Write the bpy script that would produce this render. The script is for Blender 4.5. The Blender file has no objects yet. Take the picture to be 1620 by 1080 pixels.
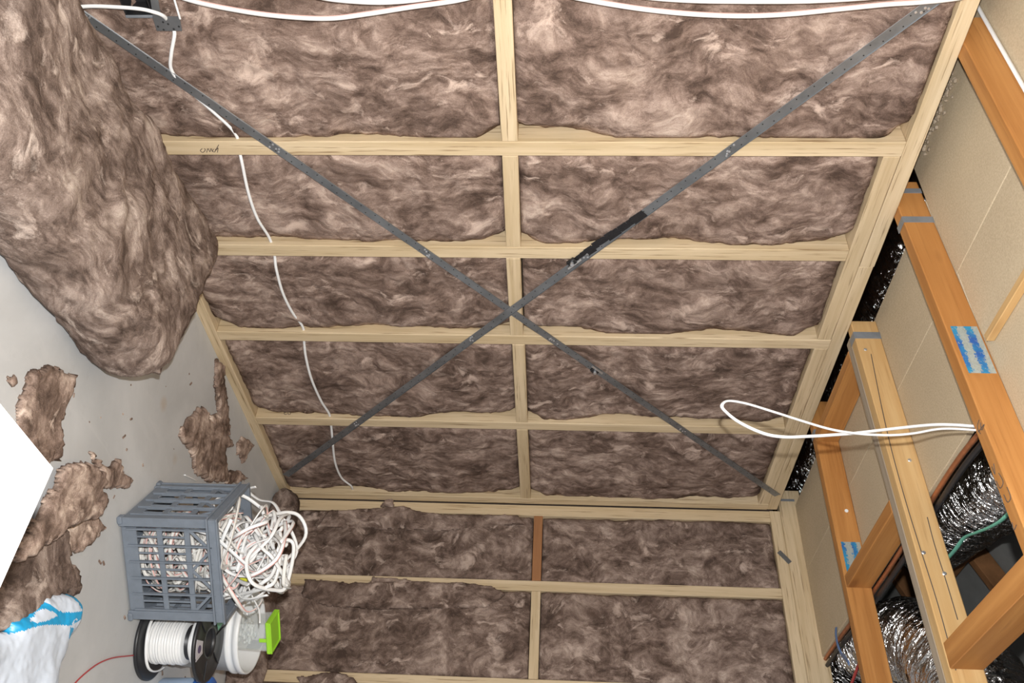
import bpy, bmesh, math, random
import numpy as np
from mathutils import Matrix, Vector

S = bpy.context.scene
COL = S.collection
random.seed(7)

# ------------------------------------------------------------------ camera
W, H, F = 1620.0, 1080.0, 1389.0
vy = np.array([63., 1160., F]); vx = -np.array([105., -1670., F])
dy = vy/np.linalg.norm(vy)
dx = vx - dy*(vx @ dy); dx /= np.linalg.norm(dx)
dz = np.cross(dx, dy)
R = np.array([dx, dy, dz])                 # lens frame (right, down, forward) -> room frame
CAM = np.array([2.12, 0.0, 1.366])
right, down, fwd = R[:, 0], R[:, 1], R[:, 2]
cd = bpy.data.cameras.new('camera'); cam = bpy.data.objects.new('camera', cd); COL.objects.link(cam)
cd.sensor_width = 36.0; cd.lens = 36.0*F/W; cd.clip_start = 0.02
cam.matrix_world = Matrix(((right[0], -down[0], -fwd[0], CAM[0]),
                           (right[1], -down[1], -fwd[1], CAM[1]),
                           (right[2], -down[2], -fwd[2], CAM[2]), (0, 0, 0, 1)))
S.camera = cam

# ------------------------------------------------------------------ light and exposure
wd = bpy.data.worlds.new('world'); S.world = wd; wd.use_nodes = True
bg = wd.node_tree.nodes['Background']; bg.inputs[0].default_value = (0.93, 0.96, 1.0, 1); bg.inputs[1].default_value = 0.55
fl = bpy.data.lights.new('camera_flash', 'POINT'); fl.energy = 330; fl.shadow_soft_size = 0.014; fl.color = (1.0, 0.995, 0.985)
flo = bpy.data.objects.new('camera_flash', fl); COL.objects.link(flo)
flo.location = Vector(CAM - 0.11*down + 0.02*right + 0.02*fwd)
S.view_settings.view_transform = 'Standard'; S.view_settings.look = 'None'
S.view_settings.exposure = 0.0; S.view_settings.gamma = 1.0; S.view_settings.use_curve_mapping = False

# ------------------------------------------------------------------ geometry on real planes
def ray(p): return R @ np.array([p[0]-W/2, p[1]-H/2, F])
def hit(p, axis, val):
    d = ray(p); return CAM + d*((val-CAM[axis])/d[axis])
def onX(p, v=0.0): return hit(p, 0, v)
def onY(p, v): return hit(p, 1, v)
def onZ(p, v=0.0): return hit(p, 2, v)

# ------------------------------------------------------------------ noise
def _h(i, j, k, s):
    n = (i*374761393 + j*668265263 + k*2147483647 + s*1274126177) & 0xffffffff
    n = ((n ^ (n >> 13))*1274126177) & 0xffffffff
    n = ((n ^ (n >> 16))*2246822519) & 0xffffffff
    return ((n ^ (n >> 15)) & 0xffff)/32767.5 - 1.0
def vnoise(p, seed=0):
    p = np.asarray(p, float); i = np.floor(p).astype(np.int64); f = p-i; f = f*f*f*(f*(f*6-15)+10)
    out = 0
    for a in (0, 1):
        for b in (0, 1):
            for c in (0, 1):
                w = (f[..., 0] if a else 1-f[..., 0])*(f[..., 1] if b else 1-f[..., 1])*(f[..., 2] if c else 1-f[..., 2])
                out = out + w*_h(i[..., 0]+a, i[..., 1]+b, i[..., 2]+c, seed)
    return out
def fbm(p, sc, seed=0, oct=4, gain=.5):
    p = np.asarray(p, float)*sc; r = 0; a = 1
    for o in range(oct):
        r = r + a*vnoise(p + o*17.3, seed+o); p = p*2.03; a *= gain
    return r

# ------------------------------------------------------------------ materials
def newmat(name):
    m = bpy.data.materials.new(name); m.use_nodes = True
    return m, m.node_tree.nodes, m.node_tree.links, m.node_tree.nodes['Principled BSDF']
def coords(N, L, kind='obj', rand=True):
    if kind == 'gc':
        a = N.new('ShaderNodeAttribute'); a.attribute_name = 'gc'; src = a.outputs['Vector']
    else:
        a = N.new('ShaderNodeTexCoord'); src = a.outputs['Object']
    if not rand: return src
    oi = N.new('ShaderNodeObjectInfo'); ml = N.new('ShaderNodeMath'); ml.operation = 'MULTIPLY'; ml.inputs[1].default_value = 41.7
    L.new(oi.outputs['Random'], ml.inputs[0]); ad = N.new('ShaderNodeVectorMath'); ad.operation = 'ADD'
    L.new(src, ad.inputs[0]); L.new(ml.outputs[0], ad.inputs[1]); return ad.outputs[0]
def mapping(N, L, src, sc, rot=(0, 0, 0)):
    m = N.new('ShaderNodeMapping'); m.inputs['Scale'].default_value = sc; m.inputs['Rotation'].default_value = rot
    L.new(src, m.inputs[0]); return m.outputs[0]
def noise(N, L, src, sc, det=4, rough=.55, dist=0.0, col=False):
    n = N.new('ShaderNodeTexNoise'); n.inputs['Scale'].default_value = sc; n.inputs['Detail'].default_value = det
    n.inputs['Roughness'].default_value = rough; n.inputs['Distortion'].default_value = dist
    L.new(src, n.inputs['Vector']); return n.outputs['Color' if col else 'Fac']
def ramp(N, L, src, stops):
    r = N.new('ShaderNodeValToRGB'); e = r.color_ramp.elements
    while len(e) < len(stops): e.new(0.5)
    for k, (p, c) in enumerate(stops): e[k].position = p; e[k].color = (*c, 1) if len(c) == 3 else c
    L.new(src, r.inputs[0]); return r.outputs[0]
def mth(N, L, op, a, b=None):
    m = N.new('ShaderNodeMath'); m.operation = op
    for k, v in enumerate((a, b)):
        if v is None: continue
        if isinstance(v, (int, float)): m.inputs[k].default_value = v
        else: L.new(v, m.inputs[k])
    return m.outputs[0]
def mixc(N, L, fac, a, b, mode='MIX'):
    m = N.new('ShaderNodeMixRGB'); m.blend_type = mode
    for k, v in zip((0, 1, 2), (fac, a, b)):
        if isinstance(v, (int, float)): m.inputs[k].default_value = v
        elif isinstance(v, tuple): m.inputs[k].default_value = (*v, 1)
        else: L.new(v, m.inputs[k])
    return m.outputs[0]
def bump(N, L, B, h, st=.5, di=.01):
    b = N.new('ShaderNodeBump'); b.inputs['Strength'].default_value = st; b.inputs['Distance'].default_value = di
    L.new(h, b.inputs['Height']); L.new(b.outputs[0], B.inputs['Normal'])
def vadd(N, L, a, b, sc):
    s = N.new('ShaderNodeVectorMath'); s.operation = 'SUBTRACT'; L.new(b, s.inputs[0]); s.inputs[1].default_value = (.5, .5, .5)
    m = N.new('ShaderNodeVectorMath'); m.operation = 'SCALE'; L.new(s.outputs[0], m.inputs[0]); m.inputs['Scale'].default_value = sc
    a2 = N.new('ShaderNodeVectorMath'); a2.operation = 'ADD'; L.new(a, a2.inputs[0]); L.new(m.outputs[0], a2.inputs[1]); return a2.outputs[0]

def wool_mat(name, stretch, gainc=1.0, tint=(1, 1, 1)):
    m, N, L, B = newmat(name)
    c = coords(N, L)
    w = vadd(N, L, c, noise(N, L, c, 2.6, 2, .5, 0, True), .26)
    w = vadd(N, L, w, noise(N, L, c, 8.5, 2, .5, 0, True), .075)
    n1 = noise(N, L, w, 8.5, 5, .58)                                              # clumps
    n2 = noise(N, L, mapping(N, L, w, tuple(q*q for q in stretch)), 19, 5, .62)   # combed streaks
    n5 = noise(N, L, mapping(N, L, w, stretch, (.5, .7, .4)), 15, 4, .6, .5)      # pale tufts
    n3 = noise(N, L, c, 300, 3, .65)
    n4 = noise(N, L, c, 2.4, 3, .55)
    n6 = noise(N, L, mapping(N, L, w, stretch, (.3, -.6, .8)), 46, 5, .66, .35)     # fine matted fibres
    f = mth(N, L, 'ADD', mth(N, L, 'MULTIPLY', n1, .42), mth(N, L, 'MULTIPLY', n2, .42))
    f = mth(N, L, 'ADD', f, mth(N, L, 'ADD', mth(N, L, 'MULTIPLY', n6, .32), -.08))
    f2 = mth(N, L, 'ADD', f, mth(N, L, 'MULTIPLY', mth(N, L, 'SUBTRACT', n3, .5), .16))
    f2 = mth(N, L, 'ADD', f2, mth(N, L, 'MULTIPLY', mth(N, L, 'SUBTRACT', n4, .5), .22))
    g = gainc
    def k(a): return tuple(min(1, x*g*t) for x, t in zip(a, tint))
    col = ramp(N, L, f2, [(.37, k((.074, .052, .042))), (.45, k((.145, .104, .085))), (.515, k((.228, .170, .142))),
                          (.585, k((.345, .270, .228))), (.68, k((.53, .44, .375)))])
    tf = ramp(N, L, mth(N, L, 'ADD', n5, mth(N, L, 'MULTIPLY', mth(N, L, 'SUBTRACT', n3, .5), .10)), [(.58, (0, 0, 0)), (.70, (1, 1, 1))])
    col = mixc(N, L, mth(N, L, 'MULTIPLY', tf, .75), col, k((.60, .49, .42)))
    L.new(col, B.inputs['Base Color']); B.inputs['Roughness'].default_value = 1.0; B.inputs['Specular IOR Level'].default_value = .05
    bump(N, L, B, f2, .45, .02)
    return m
M = {}
M['wool'] = wool_mat('glass_wool', (1, 1.05, .62), 1.0, (1.045, .985, .955))
M['wool_b'] = wool_mat('glass_wool_end', (1, 1, .72), .92, (1.03, .985, .96))
M['wool_floor'] = wool_mat('glass_wool_loose', (1.1, .55, 1.1), 1.0)
M['wool_scrap'] = wool_mat('glass_wool_torn', (.8, 1, .8), 1.38, (1.0, .975, .94))

def wood_mat(name, a, b, dark, fleck=.5, ring=0.0, rough=.6):
    m, N, L, B = newmat(name)
    c = coords(N, L, 'gc')
    n1 = noise(N, L, mapping(N, L, c, (1.1, 26, 26)), 1.0, 5, .6, .5)
    n2 = noise(N, L, mapping(N, L, c, (5, 150, 150)), 1.0, 3, .6)
    n3 = noise(N, L, mapping(N, L, c, (2.0, 9, 9)), 1.0, 3, .5, .6)
    col = ramp(N, L, n1, [(.33, b), (.62, a)])
    fl_ = ramp(N, L, n2, [(.58, (0, 0, 0)), (.71, (1, 1, 1))])
    col = mixc(N, L, mth(N, L, 'MULTIPLY', fl_, fleck), col, dark)
    if ring:
        wv = N.new('ShaderNodeTexWave'); wv.inputs['Scale'].default_value = 1.0; wv.inputs['Distortion'].default_value = 7
        wv.inputs['Detail'].default_value = 2; wv.bands_direction = 'Y'
        L.new(mapping(N, L, c, (.6, 17, 17)), wv.inputs['Vector'])
        col = mixc(N, L, mth(N, L, 'MULTIPLY', wv.outputs['Fac'], ring), col, b)
        v = N.new('ShaderNodeTexVoronoi'); v.inputs['Scale'].default_value = 1.0
        L.new(mapping(N, L, c, (2.3, 6, 6)), v.inputs['Vector'])
        kn = ramp(N, L, v.outputs['Distance'], [(.05, (1, 1, 1)), (.13, (0, 0, 0))])
        col = mixc(N, L, mth(N, L, 'MULTIPLY', kn, .55), col, dark)
    col = mixc(N, L, mth(N, L, 'MULTIPLY', ramp(N, L, n3, [(.5, (0, 0, 0)), (.75, (1, 1, 1))]), .45), col, b)
    L.new(col, B.inputs['Base Color']); B.inputs['Roughness'].default_value = rough; B.inputs['Specular IOR Level'].default_value = .25
    bump(N, L, B, n2, .15, .002)
    return m
M['lvl'] = wood_mat('laminated_pine', (.645, .51, .335), (.50, .375, .22), (.20, .12, .055), .85)
M['lvl_red'] = wood_mat('stained_pine', (.36, .17, .075), (.27, .12, .05), (.15, .06, .03), .4)
M['truss'] = wood_mat('orange_treated_pine', (.52, .245, .075), (.37, .155, .042), (.17, .062, .02), .3, .35, .5)
M['truss_pale'] = wood_mat('pale_treated_pine', (.60, .40, .19), (.50, .30, .12), (.22, .11, .04), .3, .3, .55)
M['truss_grey'] = wood_mat('weathered_pine', (.40, .33, .25), (.30, .235, .165), (.18, .12, .08), .4, .2, .7)

def plain(name, col, rough=.5, metal=0.0, spec=.5, var=0.0, vs=20, bmp=0.0, bs=60):
    m, N, L, B = newmat(name)
    B.inputs['Roughness'].default_value = rough; B.inputs['Metallic'].default_value = metal; B.inputs['Specular IOR Level'].default_value = spec
    c = coords(N, L)
    n = noise(N, L, c, vs, 4, .6)
    d = tuple(max(0, x*(1-var)) for x in col); u = tuple(min(1, x*(1+var)) for x in col)
    L.new(ramp(N, L, n, [(.3, d), (.7, u)]), B.inputs['Base Color'])
    if bmp: bump(N, L, B, noise(N, L, c, bs, 4, .6), bmp, .005)
    return m
M['cable'] = plain('white_pvc', (.80, .80, .79), .38, 0, .5, .03)
M['cable_dirty'] = plain('dusty_white_pvc', (.68, .66, .62), .45, 0, .4, .06, 30)
M['cable_red'] = plain('red_printed_edge', (.74, .42, .38), .4)
M['wire_red'] = plain('red_wire', (.42, .05, .05), .4)
M['wire_green'] = plain('green_wire', (.14, .42, .31), .45)
M['copper'] = plain('copper_pipe', (.42, .16, .07), .42, .55, .5, .2, 30)
M['black'] = plain('black_plastic', (.018, .018, .02), .42, 0, .5, .2)
M['dark'] = plain('dark_cavity', (.012, .011, .010), .9, 0, .1)
M['steel'] = plain('galvanised_steel', (.24, .25, .26), .42, .7, .5, .25, 9)
M['steel_dark'] = plain('dark_steel_hole', (.03, .03, .03), .6, .3)
M['nail'] = plain('bright_nail_head', (.75, .76, .78), .3, .85)
M['tar'] = plain('black_tar', (.012, .012, .014), .25, 0, .6, .2, 60, .6, 200)
M['crate'] = plain('slate_grey_plastic', (.165, .19, .225), .5, 0, .4, .10, 25)
M['white'] = plain('white_plastic', (.80, .81, .81), .42, 0, .5, .02)
M['table'] = plain('white_laminate', (.86, .87, .88), .5, 0, .4, .01)
M['lime'] = plain('lime_green_plastic', (.34, .70, .035), .42, 0, .5, .03)
M['blue'] = plain('bright_blue_plastic', (.02, .13, .52), .4, 0, .5, .05)
M['paleblue'] = plain('pale_blue_plastic', (.36, .47, .62), .4, 0, .5, .06)
M['sticker_green'] = plain('green_sticker', (.16, .42, .27), .55)
M['sticker_pale'] = plain('pale_sticker', (.55, .52, .55), .5)
M['sticker_purple'] = plain('purple_print', (.09, .06, .14), .5)
M['ink'] = plain('pencil_ink', (.09, .065, .05), .8)
M['tape'] = plain('grey_tape', (.20, .215, .235), .4, .1, .5, .15, 20)
M['bluetie'] = plain('blue_tape', (.10, .18, .36), .5)
M['bag_white'] = plain('white_film', (.66, .73, .83), .35, 0, .5, .05, 14, .25, 16)
M['bag_blue'] = plain('cyan_print', (.02, .36, .68), .35, 0, .5, .05, 14, .25, 16)
M['yellow'] = plain('yellow_sleeve', (.55, .55, .03), .5)
M['paper'] = plain('paper_label', (.62, .62, .58), .7)
M['dark_wood'] = plain('old_rafter', (.20, .095, .04), .8, 0, .2, .3, 12)
M['underlay'] = plain('roof_underlay', (.20, .20, .19), .85, 0, .2, .15, 6)
M['wrap'] = plain('building_wrap', (.10, .075, .065), .95, 0, .1, .2)

def concrete():
    m, N, L, B = newmat('concrete')
    c = coords(N, L, rand=False)
    n = noise(N, L, c, 2.3, 6, .6, .5); n2 = noise(N, L, c, 26, 5, .65); n3 = noise(N, L, mapping(N, L, c, (7, 1.5, 1)), 2, 4, .6, .4)
    col = ramp(N, L, n, [(.3, (.44, .443, .44)), (.55, (.525, .528, .525)), (.75, (.60, .602, .60))])
    col = mixc(N, L, mth(N, L, 'MULTIPLY', ramp(N, L, n2, [(.6, (0, 0, 0)), (.8, (1, 1, 1))]), .25), col, (.38, .36, .335))
    col = mixc(N, L, mth(N, L, 'MULTIPLY', ramp(N, L, n3, [(.58, (0, 0, 0)), (.75, (1, 1, 1))]), .35), col, (.62, .61, .60))
    v = N.new('ShaderNodeTexVoronoi'); v.inputs['Scale'].default_value = 3.3; L.new(c, v.inputs['Vector'])
    st = ramp(N, L, v.outputs['Distance'], [(.04, (1, 1, 1)), (.11, (0, 0, 0))])
    col = mixc(N, L, mth(N, L, 'MULTIPLY', mth(N, L, 'MULTIPLY', st, n2), .75), col, (.40, .28, .17))
    L.new(col, B.inputs['Base Color']); B.inputs['Roughness'].default_value = .62; B.inputs['Specular IOR Level'].default_value = .3
    bump(N, L, B, n2, .12, .003); return m
M['concrete'] = concrete()
def chip():
    m, N, L, B = newmat('particle_board')
    c = coords(N, L); n = noise(N, L, c, 1.6, 4, .6); n2 = noise(N, L, c, 190, 3, .7)
    col = ramp(N, L, n, [(.35, (.47, .375, .25)), (.65, (.56, .455, .31))])
    col = mixc(N, L, .28, col, ramp(N, L, n2, [(.35, (.33, .245, .155)), (.65, (.70, .59, .42))]))
    L.new(col, B.inputs['Base Color']); B.inputs['Roughness'].default_value = .75; B.inputs['Specular IOR Level'].default_value = .2; return m
M['chip'] = chip()
def foil():
    m, N, L, B = newmat('silver_foil')
    B.inputs['Base Color'].default_value = (.55, .54, .53, 1); B.inputs['Metallic'].default_value = 1.0; B.inputs['Roughness'].default_value = .16
    g = coords(N, L, 'gc', False); c = coords(N, L)
    a = noise(N, L, mapping(N, L, g, (1.5, 1.5, 46)), 1, 4, .6, .4); b = noise(N, L, c, 22, 3, .55, .6)
    bump(N, L, B, mth(N, L, 'ADD', a, mth(N, L, 'MULTIPLY', b, .45)), 1.0, .03); return m
M['foil'] = foil()
def clearp():
    m, N, L, B = newmat('clear_plastic')
    B.inputs['Base Color'].default_value = (.82, .86, .85, 1); B.inputs['Roughness'].default_value = .25
    t = N.new('ShaderNodeBsdfTransparent'); x = N.new('ShaderNodeMixShader'); x.inputs[0].default_value = .24
    L.new(t.outputs[0], x.inputs[1]); L.new(B.outputs[0], x.inputs[2]); L.new(x.outputs[0], N['Material Output'].inputs[0]); return m
M['clear'] = clearp()
def stamp():
    m, N, L, B = newmat('printed_nail_plate')
    c = coords(N, L, 'gc')
    sx = N.new('ShaderNodeSeparateXYZ'); L.new(c if False else N.new('ShaderNodeAttribute').outputs['Vector'], sx.inputs[0])
    for nd in N:
        if nd.type == 'ATTRIBUTE': nd.attribute_name = 'gc'
    g = noise(N, L, c, 130, 4, .7)
    # two rows of worn blue lettering running along the plate (gc.z is the height across it)
    row = mth(N, L, 'SINE', mth(N, L, 'MULTIPLY', sx.outputs['Z'], 2*math.pi/.042))
    f = mth(N, L, 'ADD', mth(N, L, 'MULTIPLY', row, .16), g)
    lt = noise(N, L, mapping(N, L, c, (95, 20, 40)), 1, 2, .5)
    f = mth(N, L, 'ADD', f, mth(N, L, 'MULTIPLY', mth(N, L, 'SUBTRACT', lt, .5), .25))
    bl = noise(N, L, c, 18, 2, .5)
    blue = ramp(N, L, bl, [(.4, (.03, .12, .42)), (.62, (.03, .28, .50))])
    col = mixc(N, L, ramp(N, L, f, [(.50, (0, 0, 0)), (.56, (1, 1, 1))]), ramp(N, L, g, [(.3, (.30, .34, .32)), (.7, (.47, .50, .46))]), blue)
    L.new(col, B.inputs['Base Color']); B.inputs['Roughness'].default_value = .45; B.inputs['Metallic'].default_value = .25; return m
M['stamp'] = stamp()

# ------------------------------------------------------------------ object helpers
def tag(o, label=None, cat=None, group=None, kind=None):
    if label: o['label'] = label
    if cat: o['category'] = cat
    if group: o['group'] = group
    if kind: o['kind'] = kind
    return o
def empty(name, loc, **k):
    o = bpy.data.objects.new(name, None); o.location = loc; o.empty_display_size = .05; COL.objects.link(o); return tag(o, **k)
def wpos(o):
    p = Vector(o.location)
    while o.parent: o = o.parent; p += Vector(o.location)
    return p
def mesh(name, V, Fc, mats, parent=None, smooth=False, mi=None, gc=None, org=None, **k):
    V = np.asarray(V, float)
    if org is None: org = np.array([(V[:, 0].min()+V[:, 0].max())/2, (V[:, 1].min()+V[:, 1].max())/2, V[:, 2].min()])
    me = bpy.data.meshes.new(name); me.from_pydata([tuple(v) for v in V-org], [], [tuple(int(i) for i in f) for f in Fc])
    mats = mats if isinstance(mats, (list, tuple)) else [mats]
    for m in mats: me.materials.append(M[m])
    if mi is not None: me.polygons.foreach_set('material_index', np.asarray(mi, dtype=np.int32))
    if smooth: me.polygons.foreach_set('use_smooth', np.ones(len(me.polygons), dtype=bool))
    if gc is not None:
        a = me.attributes.new('gc', 'FLOAT_VECTOR', 'POINT'); a.data.foreach_set('vector', np.asarray(gc, dtype=np.float32).ravel())
    me.update()
    o = bpy.data.objects.new(name, me); COL.objects.link(o)
    if parent is not None:
        o.parent = parent; o.location = Vector(org) - wpos(parent)
    else: o.location = Vector(org)
    return tag(o, **k)
class MB:
    def __init__(s): s.V = []; s.F = []; s.mi = []; s.gc = []
    def add(s, V, Fc, mi=0, gc=None):
        n = len(s.V); V = [tuple(v) for v in V]; s.V += V; s.F += [tuple(i+n for i in f) for f in Fc]
        s.mi += [mi]*len(Fc) if isinstance(mi, int) else list(mi); s.gc += [tuple(g) for g in (gc if gc is not None else V)]
    def build(s, name, mats, parent=None, smooth=False, **k):
        return mesh(name, s.V, s.F, mats, parent, smooth, s.mi, s.gc, **k)
def chbox(l, w, h, b):
    """box centred on 0 with chamfered edges: 24 vertices"""
    V = []; idx = {}
    for sx in (-1, 1):
        for sy in (-1, 1):
            for sz in (-1, 1):
                for a in range(3):
                    p = [sx*(l/2-b), sy*(w/2-b), sz*(h/2-b)]; p[a] += (sx, sy, sz)[a]*b
                    idx[(sx, sy, sz, a)] = len(V); V.append(p)
    Fc = []
    for a in range(3):
        o1, o2 = [(1, 2), (2, 0), (0, 1)][a]
        for s in (-1, 1):
            q = []
            for (u, v) in ((-1, -1), (1, -1), (1, 1), (-1, 1)):
                t = [0, 0, 0]; t[a] = s; t[o1] = u; t[o2] = v; q.append(idx[(*t, a)])
            Fc.append(q if s > 0 else q[::-1])
    for a in range(3):
        o1, o2 = [(1, 2), (2, 0), (0, 1)][a]
        for s1 in (-1, 1):
            for s2 in (-1, 1):
                t = [0, 0, 0]; t[o1] = s1; t[o2] = s2
                tm = t[:]; tm[a] = -1; tp = t[:]; tp[a] = 1
                q = [idx[(*tm, o1)], idx[(*tp, o1)], idx[(*tp, o2)], idx[(*tm, o2)]]
                Fc.append(q if s1*s2 < 0 else q[::-1])
    for sx in (-1, 1):
        for sy in (-1, 1):
            for sz in (-1, 1):
                q = [idx[(sx, sy, sz, 0)], idx[(sx, sy, sz, 1)], idx[(sx, sy, sz, 2)]]
                Fc.append(q if sx*sy*sz > 0 else q[::-1])
    return np.array(V), Fc
def beam(p0, p1, w, h, side, b=.002, cuts=False):
    """timber from p0 to p1 along its centre line; w across 'side', h the other way.  returns V, F, gc"""
    p0 = np.array(p0, float); p1 = np.array(p1, float); X = p1-p0; l = np.linalg.norm(X); X /= l
    s = np.array(side, float); Yv = s - X*(s @ X); Yv /= np.linalg.norm(Yv); Z = np.cross(X, Yv)
    V, Fc = chbox(l, w, h, b)
    return (p0+p1)/2 + V @ np.array([X, Yv, Z]), Fc, V
def timber(name, p0, p1, w, h, side, mat, parent=None, b=.002, **k):
    V, Fc, g = beam(p0, p1, w, h, side, b); return mesh(name, V, Fc, mat, parent, False, None, g, **k)
def box(mb, c, s, mi=0, b=.001, ax=None):
    V, Fc = chbox(*s, b); g = V.copy()
    if ax is not None: V = V @ np.array(ax)
    mb.add(V+np.array(c), Fc, mi, g)
def spline(P, n=8, closed=False):
    P = np.asarray(P, float); out = []
    m = len(P); rng = range(m if closed else m-1)
    for i in rng:
        if closed: a, b, c, d = P[(i-1) % m], P[i], P[(i+1) % m], P[(i+2) % m]
        else: a, b, c, d = P[max(i-1, 0)], P[i], P[i+1], P[min(i+2, m-1)]
        for t in np.linspace(0, 1, n, endpoint=False):
            out.append(.5*((2*b)+(c-a)*t+(2*a-5*b+4*c-d)*t*t+(3*b-a-3*c+d)*t**3))
    if not closed: out.append(P[-1])
    return np.array(out)
def tube(P, ra, rb=None, seg=8, up=(0, 0, 1), twist=0.0, stripe=False, rfun=None):
    """swept elliptical tube, returns V, F, mi (stripe marks one narrow edge with material 1)"""
    P = np.asarray(P, float); rb = ra if rb is None else rb; n = len(P)
    T = np.gradient(P, axis=0); T /= np.linalg.norm(T, axis=1)[:, None]+1e-12
    u = np.array(up, float); u = u - T[0]*(u @ T[0])
    if np.linalg.norm(u) < 1e-4: u = np.cross(T[0], (1, .3, .2))
    u /= np.linalg.norm(u); V = []; mi = []
    for i in range(n):
        u = u - T[i]*(u @ T[i]); u /= np.linalg.norm(u)+1e-12; v = np.cross(T[i], u)
        if twist:
            a = twist; u = u*math.cos(a)+v*math.sin(a); v = np.cross(T[i], u)
        k = rfun(i) if rfun else 1.0
        for j in range(seg):
            a = 2*math.pi*j/seg; kk = k if np.isscalar(k) else k[j]
            V.append(P[i]+u*math.cos(a)*ra*kk+v*math.sin(a)*rb*kk)
    Fc = []
    for i in range(n-1):
        for j in range(seg):
            a = i*seg+j; b = i*seg+(j+1) % seg; Fc.append((a, b, b+seg, a+seg)); mi.append(1 if stripe and j == 0 else 0)
    Fc.append(tuple(range(seg))[::-1]); Fc.append(tuple(range((n-1)*seg, n*seg))); mi += [0, 0]
    return V, Fc, mi
def cable(name, P, ra=.005, rb=.0026, mats=('cable', 'cable_red'), up=(0, 0, 1), n=8, twist=0, stripe=True, parent=None, seg=8, **k):
    V, Fc, mi = tube(spline(P, n), ra, rb, seg, up, twist, stripe); return mesh(name, V, Fc, list(mats), parent, True, mi, **k)
def lathe(prof, c, seg=48):
    V = []; Fc = []; m = len(prof)
    for i in range(seg):
        a = 2*math.pi*i/seg
        for r, z in prof: V.append((c[0]+r*math.cos(a), c[1]+r*math.sin(a), c[2]+z))
    for i in range(seg):
        for j in range(m-1):
            a = i*m+j; b = ((i+1) % seg)*m+j; Fc.append((a, b, b+1, a+1))
    return V, Fc

# ------------------------------------------------------------------ insulation builders
def batt(plane, u0, u1, v0, v1, seed, label, over=0.0, proud=0.0, hole=None):
    res = .0115; nu = max(8, int((u1-u0)/res)); nv = max(8, int((v1-v0)/res))
    u = np.linspace(u0+.002, u1-.002, nu); v = np.linspace(v0+.002, v1-.002, nv)
    U, Vv = np.meshgrid(u, v, indexing='ij'); P = np.stack([U, Vv, np.full_like(U, seed*3.7)], -1)
    a = .024+.034*vnoise(np.stack([Vv*3.1, Vv*0+seed*7.3, Vv*0], -1), seed)
    a = np.clip(a, .004, .055)
    d = -.012+proud+.013*vnoise(P*5, seed)+.007*fbm(P, 14, seed+5, 3)+.0035*vnoise(P*60, seed+9)
    ef = u1-U; en = U-u0; ev = np.minimum(U*0+v1-Vv, Vv-v0)
    if plane == 'A':
        d = d - a*np.exp(-(ef/.03)**2) - .03*np.exp(-(en/.018)**2) - .012*np.exp(-(ev/.018)**2)
        d = d - .05*np.exp(-((ef/.035)**2+(ev/.05)**2))
        d = np.minimum(d, -.003 - .02*np.exp(-(np.minimum(ef, ev)/.006)))
    else:
        d = d - .01*np.exp(-(ef/.012)**2) - .012*np.exp(-(ev/.02)**2) - .008*np.exp(-(en/.01)**2)
        d = np.minimum(d, -.002+.03*np.clip((np.minimum(np.minimum(ef, en), ev)-.004)/.03, 0, 1)**.6)
    if hole is not None:
        hu, hv0, hv1 = hole
        k = np.clip((hu-U)/.02, 0, 1)*np.clip((Vv-hv0)/.012, 0, 1)*np.clip((hv1-Vv)/.012, 0, 1); d = d*(1-k) - .084*k
    D0 = -.086
    def P3(uu, vv, dd): return np.stack([dd, uu, vv], -1) if plane == 'A' else np.stack([uu, YC-dd, vv], -1)
    top = P3(U, Vv, d).reshape(-1, 3); bot = P3(U, Vv, d*0+D0)
    V = list(top); Fc = []
    for i in range(nu-1):
        for j in range(nv-1):
            q = (i*nv+j, (i+1)*nv+j, (i+1)*nv+j+1, i*nv+j+1); Fc.append(q)
    ring = [(i, 0) for i in range(nu)]+[(nu-1, j) for j in range(1, nv)]+[(i, nv-1) for i in range(nu-2, -1, -1)]+[(0, j) for j in range(nv-2, 0, -1)]
    base = len(V); V += [bot[i, j] for i, j in ring]; m = len(ring)
    for k in range(m):
        i, j = ring[k]; i2, j2 = ring[(k+1) % m]; Fc.append((i2*nv+j2, i*nv+j, base+k, base+(k+1) % m))
    Fc.append(tuple(base+k for k in range(m))[::-1])
    o = mesh('insulation_batt', V, Fc, 'wool' if plane == 'A' else 'wool_b', None, True, label=label, cat='insulation', group='glass wool batts fitted between the wall studs')
    return o
def inside(poly, X, Y):
    c = np.zeros(X.shape, bool); n = len(poly); j = n-1
    for i in range(n):
        xi, yi = poly[i][0], poly[i][1]; xj, yj = poly[j][0], poly[j][1]
        t = ((yi > Y) != (yj > Y)) & (X < (xj-xi)*(Y-yi)/((yj-yi) or 1e-12)+xi); c ^= t; j = i
    return c
def polydist(poly, X, Y):
    d = np.full(X.shape, 9.0); n = len(poly)
    for i in range(n):
        ax, ay = poly[i][0], poly[i][1]; bx, by = poly[(i+1) % n][0], poly[(i+1) % n][1]
        t = np.clip(((X-ax)*(bx-ax)+(Y-ay)*(by-ay))/((bx-ax)**2+(by-ay)**2+1e-12), 0, 1)
        d = np.minimum(d, np.hypot(X-ax-t*(bx-ax), Y-ay-t*(by-ay)))
    return d
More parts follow.
